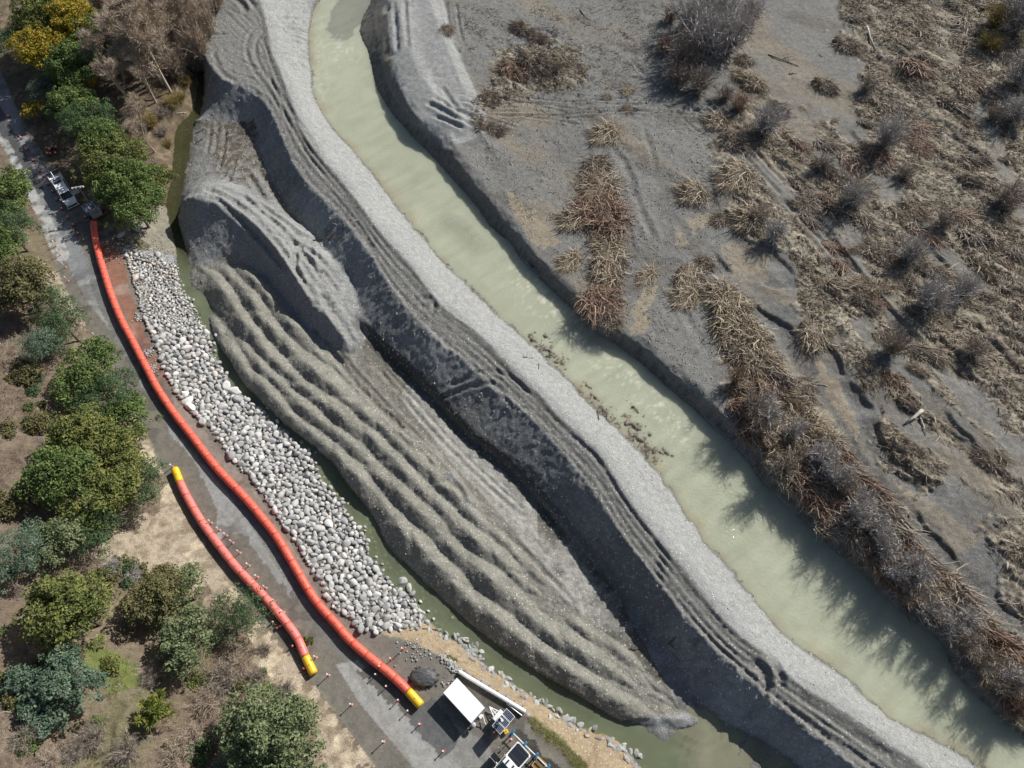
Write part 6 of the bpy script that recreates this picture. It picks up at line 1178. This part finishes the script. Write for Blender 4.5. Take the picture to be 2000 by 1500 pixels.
# clumps of flattened grass
TC = [(1183,262,24,'straw',1.5,'straw clump alone above the long row on the silt flat'),(1165,325,26,'dull',1.2,'brown clump at the top of the long row on the silt flat'),(1172,365,34,'straw',1.2,None),(1165,405,38,'red',1.2,'reddish brown mound in the middle of the long row'),(1182,430,44,'red',1.0,'largest reddish mound of the long row'),(1125,428,26,'straw',1.4,'pale clump to the left of the largest reddish mound'),(1185,478,28,'straw',1.2,None),(1188,515,32,'straw',1.3,None),(1190,550,26,'straw',1.0,None),(1172,590,36,'red',1.2,'dark clump hanging over the river at the lower end of the long row'),(1190,625,24,'dull',1.0,None),(1115,510,18,'straw',1.8,'narrow clump by the river bank left of the long row'),
 (1355,380,28,'straw',1.1,'straw clump standing alone in the middle of the silt flat'),(1438,345,30,'straw',1.5,'long straw clump hanging over a dark hollow right of the wheel tracks'),(1405,430,15,'dull',1.3,'small dark clump beside the tan silt patch'),(1465,430,32,'straw',1.1,'straw clump joined to the rounded grey bush'),(1345,545,26,'straw',1.3,'straw clump above the long pale row near the gravel lobe'),(1340,580,24,'straw',1.5,None),(1375,515,20,'dull',1.0,'dull clump at the top left of the gravel lobe'),(1265,540,16,'straw',1.8,None),
 (1405,575,30,'straw',1.2,None),(1425,605,38,'straw',1.1,'broad pale clump at the top of the row down the river bend'),(1430,645,40,'straw',1.1,None),(1460,670,40,'straw',1.0,None),(1470,705,36,'straw',.9,None),(1440,690,26,'dull',1.0,None),(1495,705,28,'straw',.8,None),(1590,655,30,'straw',1.2,'tan clump on the edge of the shallow scarp'),(1560,765,26,'dull',1.6,'brown clump on the strip beside the flood channel'),(1530,800,36,'straw',.8,None),(1570,820,34,'straw',.8,None),(1615,860,30,'straw',.9,None),
 (1020,60,26,'dull',.7,'dark debris clump at the upper left of the silt flat'),(1050,75,22,'dull',.7,'dark debris clump at the top left of the flat beside the first one'),(1005,140,28,'red',.8,'reddish debris heap left of the scratched ground'),(1040,125,34,'dull',.7,None),(1075,130,28,'dull',.7,None),(1095,120,20,'straw',.7,None),(960,190,18,'dull',.8,'brown debris at the right side of the spoil heap'),(970,255,20,'dull',.8,'brown debris below the tip of the spoil heap'),(940,250,16,'dull',.8,None),(1185,190,10,'straw',1,None),(1225,178,12,'straw',1.2,None),(1228,215,12,'dull',1.2,None),
 (870,60,14,'dull',1.6,None),(1450,150,18,'straw',1,None),(1470,165,26,'straw',.7,None),(1455,120,18,'dull',1,None),(1400,240,24,'straw',1,None),(1430,275,26,'dull',1,None),(1520,215,20,'dull',.8,None),(1610,170,24,'dull',.8,None),(1650,90,24,'dull',1,None)]
for px, py, rp, k, el, lb in TC:
    if lb is None: lb = {'straw': 'straw coloured clump of flattened grass on the silt plain', 'dull': 'dull brown clump of flattened debris on the silt plain', 'red': 'reddish clump of flattened grass on the silt plain'}[k]; zn = 'in the long row on the silt flat' if px < 1280 and py > 290 else ('in the row down the river bend' if 1380 < px < 1510 and py > 560 else ('around the upper silt flat' if py < 300 and px < 1300 else ('at the edge of the straw' if py < 300 else 'beside the flood channel'))); lb = lb.replace('on the silt plain', zn); gp = lb.split(' of ')[0]+'s '+zn
    else: gp = None
    tussock(px, py, rp*1.08, k, lb, gp, el, -.7)
rsx = random.Random(9)
def TNG(py, k):
    zn = 'above the flood channel' if py < 880 else ('beside the river bend' if py < 1010 else ('opposite the streaked shadows' if py < 1180 else 'near the lower right corner'))
    a = {'straw': 'straw coloured', 'red': 'reddish brown', 'brown': 'grey brown', 'dull': 'dark brown'}[k]
    return a+' tangle of dead reeds on the far river bank '+zn, a+' tangles on the far bank '+zn
for px, py, rp in [(1520,745,30),(1545,790,30),(1590,850,32),(1640,900,34),(1665,930,34),(1700,960,34),(1725,1000,34),(1760,1050,34),(1800,1095,34),(1845,1140,34),(1880,1170,36),(1915,1215,36),(1950,1255,36),(1985,1300,36),(1740,1060,30),(1860,1150,30),(1930,1250,30),(1600,870,26),(1500,770,30),(1690,1000,26),(1460,800,28),(1490,860,26),(1530,900,28),(1570,930,28),(1600,960,28),(1640,1000,28),(1700,1060,28),(1740,1100,26),(1790,1150,28),(1850,1210,28),(1900,1250,28),(1940,1290,28),(1450,760,28),(1470,830,28),(1515,890,28),(1555,945,30),(1590,985,30),(1625,1025,30),(1665,1060,30),(1705,1095,30),(1745,1135,30),(1785,1170,30),(1825,1205,30),(1870,1245,30),(1910,1290,30),(1945,1335,30),(1975,1370,30),(1995,1400,28),(1545,870,30),(1610,930,30),(1660,970,30),(1720,1060,30),(1770,1120,30),(1830,1175,30),(1890,1225,30),(1960,1290,30)]:
    kq = rsx.choice(('straw', 'red', 'straw', 'brown', 'red', 'dull')); tussock(px, py, rp*1.1, kq, *TNG(py, kq), rsx.uniform(.55, .9), rsx.gauss(-.7, .5), name='tangled_reeds', fl_=rsx.uniform(.7, 1.1))
for px, py, rp in [(1040,1408,10),(1050,1420,12),(1062,1430,13),(1075,1440,14),(1088,1450,14),(1100,1460,13),(1112,1472,13),(1124,1484,13),(1136,1494,12),(875,1285,8),(885,1290,8)]:
    tussock(px, py, rp, 'olive', 'olive green grass tuft on the bank between the yard and the stream', 'olive grass tufts of the yard bank', .8, fl_=.5)
rs = random.Random(5)
for i in range(150):
    k = rs.random()
    if k < .55: px, py = rs.uniform(1640, 1995), rs.uniform(10, 900)
    elif k < .8: t_ = rs.random(); px, py = 1450+t_*520+rs.gauss(20, 22), 830+t_*500+rs.gauss(0, 20)
    else: px, py = rs.uniform(1520, 1720), rs.uniform(280, 620)
    if not inpoly(np.array([P(px, py, 2.1)[0]]), np.array([P(px, py, 2.1)[1]]), POLY_FLOOD)[0]: continue
    x, y = P(px, py, 2.1)
    dd = pdist(np.array([x]), np.array([y]), lines([(1500,600),(1600,740),(1700,880),(1850,1050),(2000,1230)], 1.5), 9)[0][0]
    if dd < 4.0: continue
    kk = rs.choice(['straw', 'dull', 'dull', 'straw', 'red']); nm = {'straw': 'pale flattened grass clump in the wide straw covered plain', 'dull': 'brown flattened grass clump in the wide straw covered plain', 'red': 'reddish flattened grass clump in the wide straw covered plain'}[kk]
    zn = ('near the top edge' if py < 170 else ('among the grey bushes' if py < 420 else ('around the wheel tracks' if px < 1760 else 'along the right edge'))) if k < .8 else 'left of the round grey bush'
    if .55 <= k < .8: zn = 'beside the riverbank willows'
    nm = nm.replace('in the wide straw covered plain', 'in the straw '+zn); tussock(px, py, rs.uniform(16, 34), kk, nm, nm.replace('clump', 'clumps'), rs.uniform(.45, .8), rs.gauss(-.7, .35), name=rs.choice(('tangled_reeds', 'tangled_reeds', 'dead_grass_clump')), fl_=rs.uniform(.35, .6))
# straw lying everywhere: one mass
def straw_mass(name, polys, z, n, m, lmin, lmax, flow, label, wid=(.05, .12), hgt=.12, thr=None, seed=3):
    r = np.random.default_rng(seed); PP_ = []
    for p in polys:
        q = lines(p, z); lo = q.min(0); hi = q.max(0); k = int(n*abs((hi[0]-lo[0])*(hi[1]-lo[1])))
        x = r.uniform(lo[0], hi[0], k); y = r.uniform(lo[1], hi[1], k); nb = fbm(x, y, 2.6, 3, 2)*2; s_ = inpoly(x+nb, y+nb, q) & ((np.abs(x) < 60+.365*y))
        cl = fbm(x*.72+y*.69, (x*.69-y*.72)*.4, 1.6, 3, seed+60); s_ &= cl > (r.normal(size=k)*.12-.05 if thr is None else thr); PP_.append(np.stack([x[s_], y[s_]], 1))
    xy = np.concatenate(PP_); xy = xy[chan(xy[:, 0], xy[:, 1]) < r.uniform(.1, .9, len(xy))]; k = len(xy); z_ = gz(xy[:, 0], xy[:, 1])+r.uniform(0, hgt, k)
    an = flow+r.normal(0, .8, k)+1.2*fbm(xy[:, 0], xy[:, 1], 6., 2, 9); D = np.stack([np.cos(an), np.sin(an), r.uniform(-.05, .35, k)], 1)
    v, f, _ = ribbons(np.c_[xy, z_], D, r.uniform(lmin, lmax, k), r.uniform(*wid, k), r, 2, .12, .22); link(name, mesh_np(name, v, f, [m]), kind='stuff', label=label)
straw_mass('flattened_grass', STRAW[1:], 2.1, 15, M_TW['straw'], .4, 1.3, -.78, 'flattened straw covering the flood plain', seed=3)
straw_mass('flattened_brown_grass', STRAW[1:], 2.1, 11, M_TW['dull'], .4, 1.2, -.78, 'flattened brown stalks covering the flood plain', seed=8)
FLAT = [[(880,0),(1300,0),(1320,130),(1400,230),(1400,330),(1440,480),(1400,640),(1400,800),(1260,660),(1120,560),(1000,430),(900,310),(955,260),(950,150)]]
straw_mass('flood_debris', FLAT, 2.1, 5, M_TW['dull'], .3, 1.1, .05, 'scattered dark debris on the silt flats', wid=(.04, .09), hgt=.05, thr=.2, seed=14)
straw_mass('top_flat_debris', [[(890,20),(1290,10),(1290,120),(1180,200),(1400,215),(1380,240),(900,235),(950,150)]], 2.1, 9, M_TW['dull'], .3, 1.3, .05, 'dark reed debris strewn over the upper silt flat', wid=(.04, .09), hgt=.06, thr=.05, seed=15)
# hillside cover
HC = [[(-160,560),(10,600),(110,720),(150,800),(80,900),(40,960),(-160,1000)], [(-160,1090),(60,1140),(60,1250),(180,1290),(260,1300),(420,1280),(520,1300),(600,1400),(640,1560),(-160,1560)], [(-160,960),(90,980),(80,1100),(-160,1100)]]
def cover(name, kind, n, lmin, lmax, label, seed, thr=-.1):
    r = np.random.default_rng(seed); X_ = []
    for p in HC:
        q = lines(p, 8.); lo = q.min(0); hi = q.max(0); k = int(n*(hi[0]-lo[0])*(hi[1]-lo[1])); x = r.uniform(lo[0], hi[0], k); y = r.uniform(lo[1], hi[1], k); s_ = inpoly(x, y, q) & (fbm(x, y, 2.4, 3, seed) > thr); X_.append(np.stack([x[s_], y[s_]], 1))
    xy = np.concatenate(X_); k = len(xy); z_ = gz(xy[:, 0], xy[:, 1]); D = np.c_[r.normal(0, .6, (k, 2)), r.uniform(.3, 1, k)]
    v, f, _ = ribbons(np.c_[xy, z_-.05], D, r.uniform(lmin, lmax, k), r.uniform(.03, .06, k), r, 3, .18, .25); link(name, mesh_np(name, v, f, [M_TW[kind]]), kind='stuff', label=label)
M_TW['bracken'] = leafmat('dead bracken', [(.09, .06, .042), (.18, .13, .095), (.28, .215, .16)], 0)
cover('bracken', 'bracken', 20, .4, 1.0, 'dead brown bracken covering the hillside', 21); cover('hill_twigs', 'grey', 5, .5, 1.2, 'grey dead twigs over the hillside', 25, .12)
HB = [(440,1330,36,'brown'),(470,1300,30,'tan'),(410,1370,34,'tan'),(505,1325,26,'brown'),(380,1440,34,'tan'),(430,1430,30,'brown'),(350,1480,34,'tan'),(520,1270,20,'brown'),(250,1470,34,'brown'),(190,1440,34,'brown'),(300,1320,26,'brown'),(225,1110,22,'grey'),(265,1125,18,'grey'),(560,1345,22,'brown'),(150,1470,30,'brown'),(60,1440,34,'brown'),(100,1490,30,'tan')]
for px, py, rp, k in HB: bush(px, py, rp, k, {'grey': 'grey leafless shrub below the pale slip', 'tan': 'tan leafless shrub among the brown cover of the lower hillside', 'brown': 'brown leafless shrub among the cover of the lower hillside'}[k], k+' shrubs of the lower hillside', .8, name='bare_shrub')
for px, py, rp, lb in [(55,730,34,'low brown green bush in the bracken at the left edge'),(70,830,30,'low bush in the bracken beside the dense clump'),(15,990,34,'dark low bush at the left edge below the bracken'),(20,1370,24,'yellow green low bush at the left edge of the lower hillside'),(215,1300,22,'bright green grassy bush below the biggest olive tree'),(600,1250,10,'small green bush beside the yellow end of the shorter tube')]:
    x, y, g = place_crown(px, py, .3); R = radius(px, py, rp, g); t = thing('low_bush', lb, 'bush', (x, y, g)); link('foliage', crown_mesh(R, R*.9, 'broad', int(px+py), M_LEAF['scrub' if px < 300 and py != 1300 else 'olive'], 1.0), t, (0, 0, R*.2)); link('stem', trunk_mesh(R*.5, R, np.random.default_rng(1), M_BARK), t)

rb = random.Random(21)
for i in range(46):
    px, py = rb.choice([(rb.uniform(0, 110), rb.uniform(650, 1000)), (rb.uniform(0, 240), rb.uniform(1100, 1480)), (rb.uniform(230, 520), rb.uniform(1270, 1480)), (rb.uniform(200, 330), rb.uniform(1090, 1150))])
    x, y, g = place_crown(px, py, .2); R = rb.uniform(.5, 1.3); kd = rb.choice(['scrub', 'scrub', 'dark', 'olive', 'green']); t = thing('scrub_bush', {'scrub': 'dull brown green', 'dark': 'dark green', 'olive': 'yellowish', 'green': 'bright green'}[kd]+' scrub bush low among the hillside bracken', 'bush', (x, y, g), 0, kd+' scrub bushes of the hillside')
    link('foliage', crown_mesh(R, R*.9, 'broad', 900+i, M_LEAF[kd], .8), t, (0, 0, R*.25)); link('stem', trunk_mesh(R*.5, R, np.random.default_rng(i), M_BARK), t)

# ------------------------------------------------------------------ driftwood
M_DRIFT = dmat('bleached driftwood', (.50, .46, .40), .8, amt=.4); M_WET = dmat('wet dark wood', (.10, .08, .06), .7, amt=.5)
def log(p, q, r, label, m=M_DRIFT, group=None, forks=1):
    a = G(*p); b = G(*q); t = thing('driftwood_log', label, 'log', (a[0], a[1], a[2]), 0, group); e = Vector((b[0]-a[0], b[1]-a[1], b[2]-a[2])); mid = e*.5+Vector((random.gauss(0, .12), random.gauss(0, .12), r*.8))
    MB().tube([(0, 0, r*.6), mid*.5+Vector((0, 0, r*.4)), mid+Vector((0, 0, r*.2)), e+Vector((0, 0, r))], [r, r*.92, r*.8, r*.45], 8).build('stem', m, t, smooth=True)
    for k in range(forks):
        s = random.uniform(.35, .8); c = e*s+Vector((0, 0, r)); d_ = Vector((random.gauss(0, .6), random.gauss(0, .6), .25))*e.length*.35; MB().tube([c, c+d_*.5, c+d_], [r*.5, r*.35, r*.15], 6).build('branch', m, t, smooth=True)
log((1800,802), (1767,828), .26, 'pale bleached log lying across a grass clump right of the flood channel'); log((1797,816), (1808,850), .12, 'thin bleached branch beside the pale log'); log((1693,53), (1710,102), .2, 'straight white log in the straw near the top edge', forks=0); log((1410,617), (1464,640), .09, 'white branch lying over the broad pale clump at the river bend'); log((1462,615), (1500,655), .08, 'bare branch reaching from the clumps to the flood channel'); log((1765,180), (1768,205), .07, 'small white stick in the upper straw', forks=0); log((1695,430), (1712,440), .12, 'white forked branch beside the round grey bush'); log((1500,107), (1560,130), .1, 'dark crooked branch on the upper gravel flat', M_WET, None, 3); log((1540,145), (1557,143), .07, 'short dark stick on the upper gravel flat', M_WET); log((1133,20), (1148,38), .09, 'dark stick on the gravel at the top edge', M_WET); log((1195,55), (1203,68), .06, 'pale stick on the scratched ground', forks=0); log((825,1228), (862,1232), .08, 'dark branch lying in the stream at the lower end of the rocks', M_WET, None, 3); log((343,222), (366,220), .08, 'pale branch across the head of the creek'); log((620,455), (700,430), .12, 'long grey log at the ramp across the berm'); log((612,470), (665,462), .1, 'brown branch below the long grey log at the ramp', M_WET, None, 3)
rl2 = random.Random(11)
for i in range(26):
    px, py = rl2.choice([(1240, 860), (1180, 810), (1080, 690), (640, 470), (1300, 1255), (370, 260), (360, 300)]); px += rl2.gauss(0, 22); py += rl2.gauss(0, 14); a = rl2.uniform(0, 6.28); l = rl2.uniform(10, 26)
    log((px, py), (px+l*math.cos(a), py+l*math.sin(a)), rl2.uniform(.04, .09), 'dark branch in the debris caught on the banks', M_WET, 'debris branches on the banks', 2)
for i in range(14):
    px, py = rl2.uniform(1450, 1950), rl2.uniform(80, 1000); a = rl2.uniform(0, 6.28); l = rl2.uniform(8, 20)
    if py < 1000 and not inpoly(np.array([P(px, py-20, 2)[0]]), np.array([P(px, py-20, 2)[1]]), POLY_FLOOD)[0] or px < 1500+max(0, py-650): continue
    log((px, py), (px+l*math.cos(a), py+l*math.sin(a)), .06, 'thin bleached stick lying in the straw of the plain', M_DRIFT, 'bleached sticks in the straw', 1)
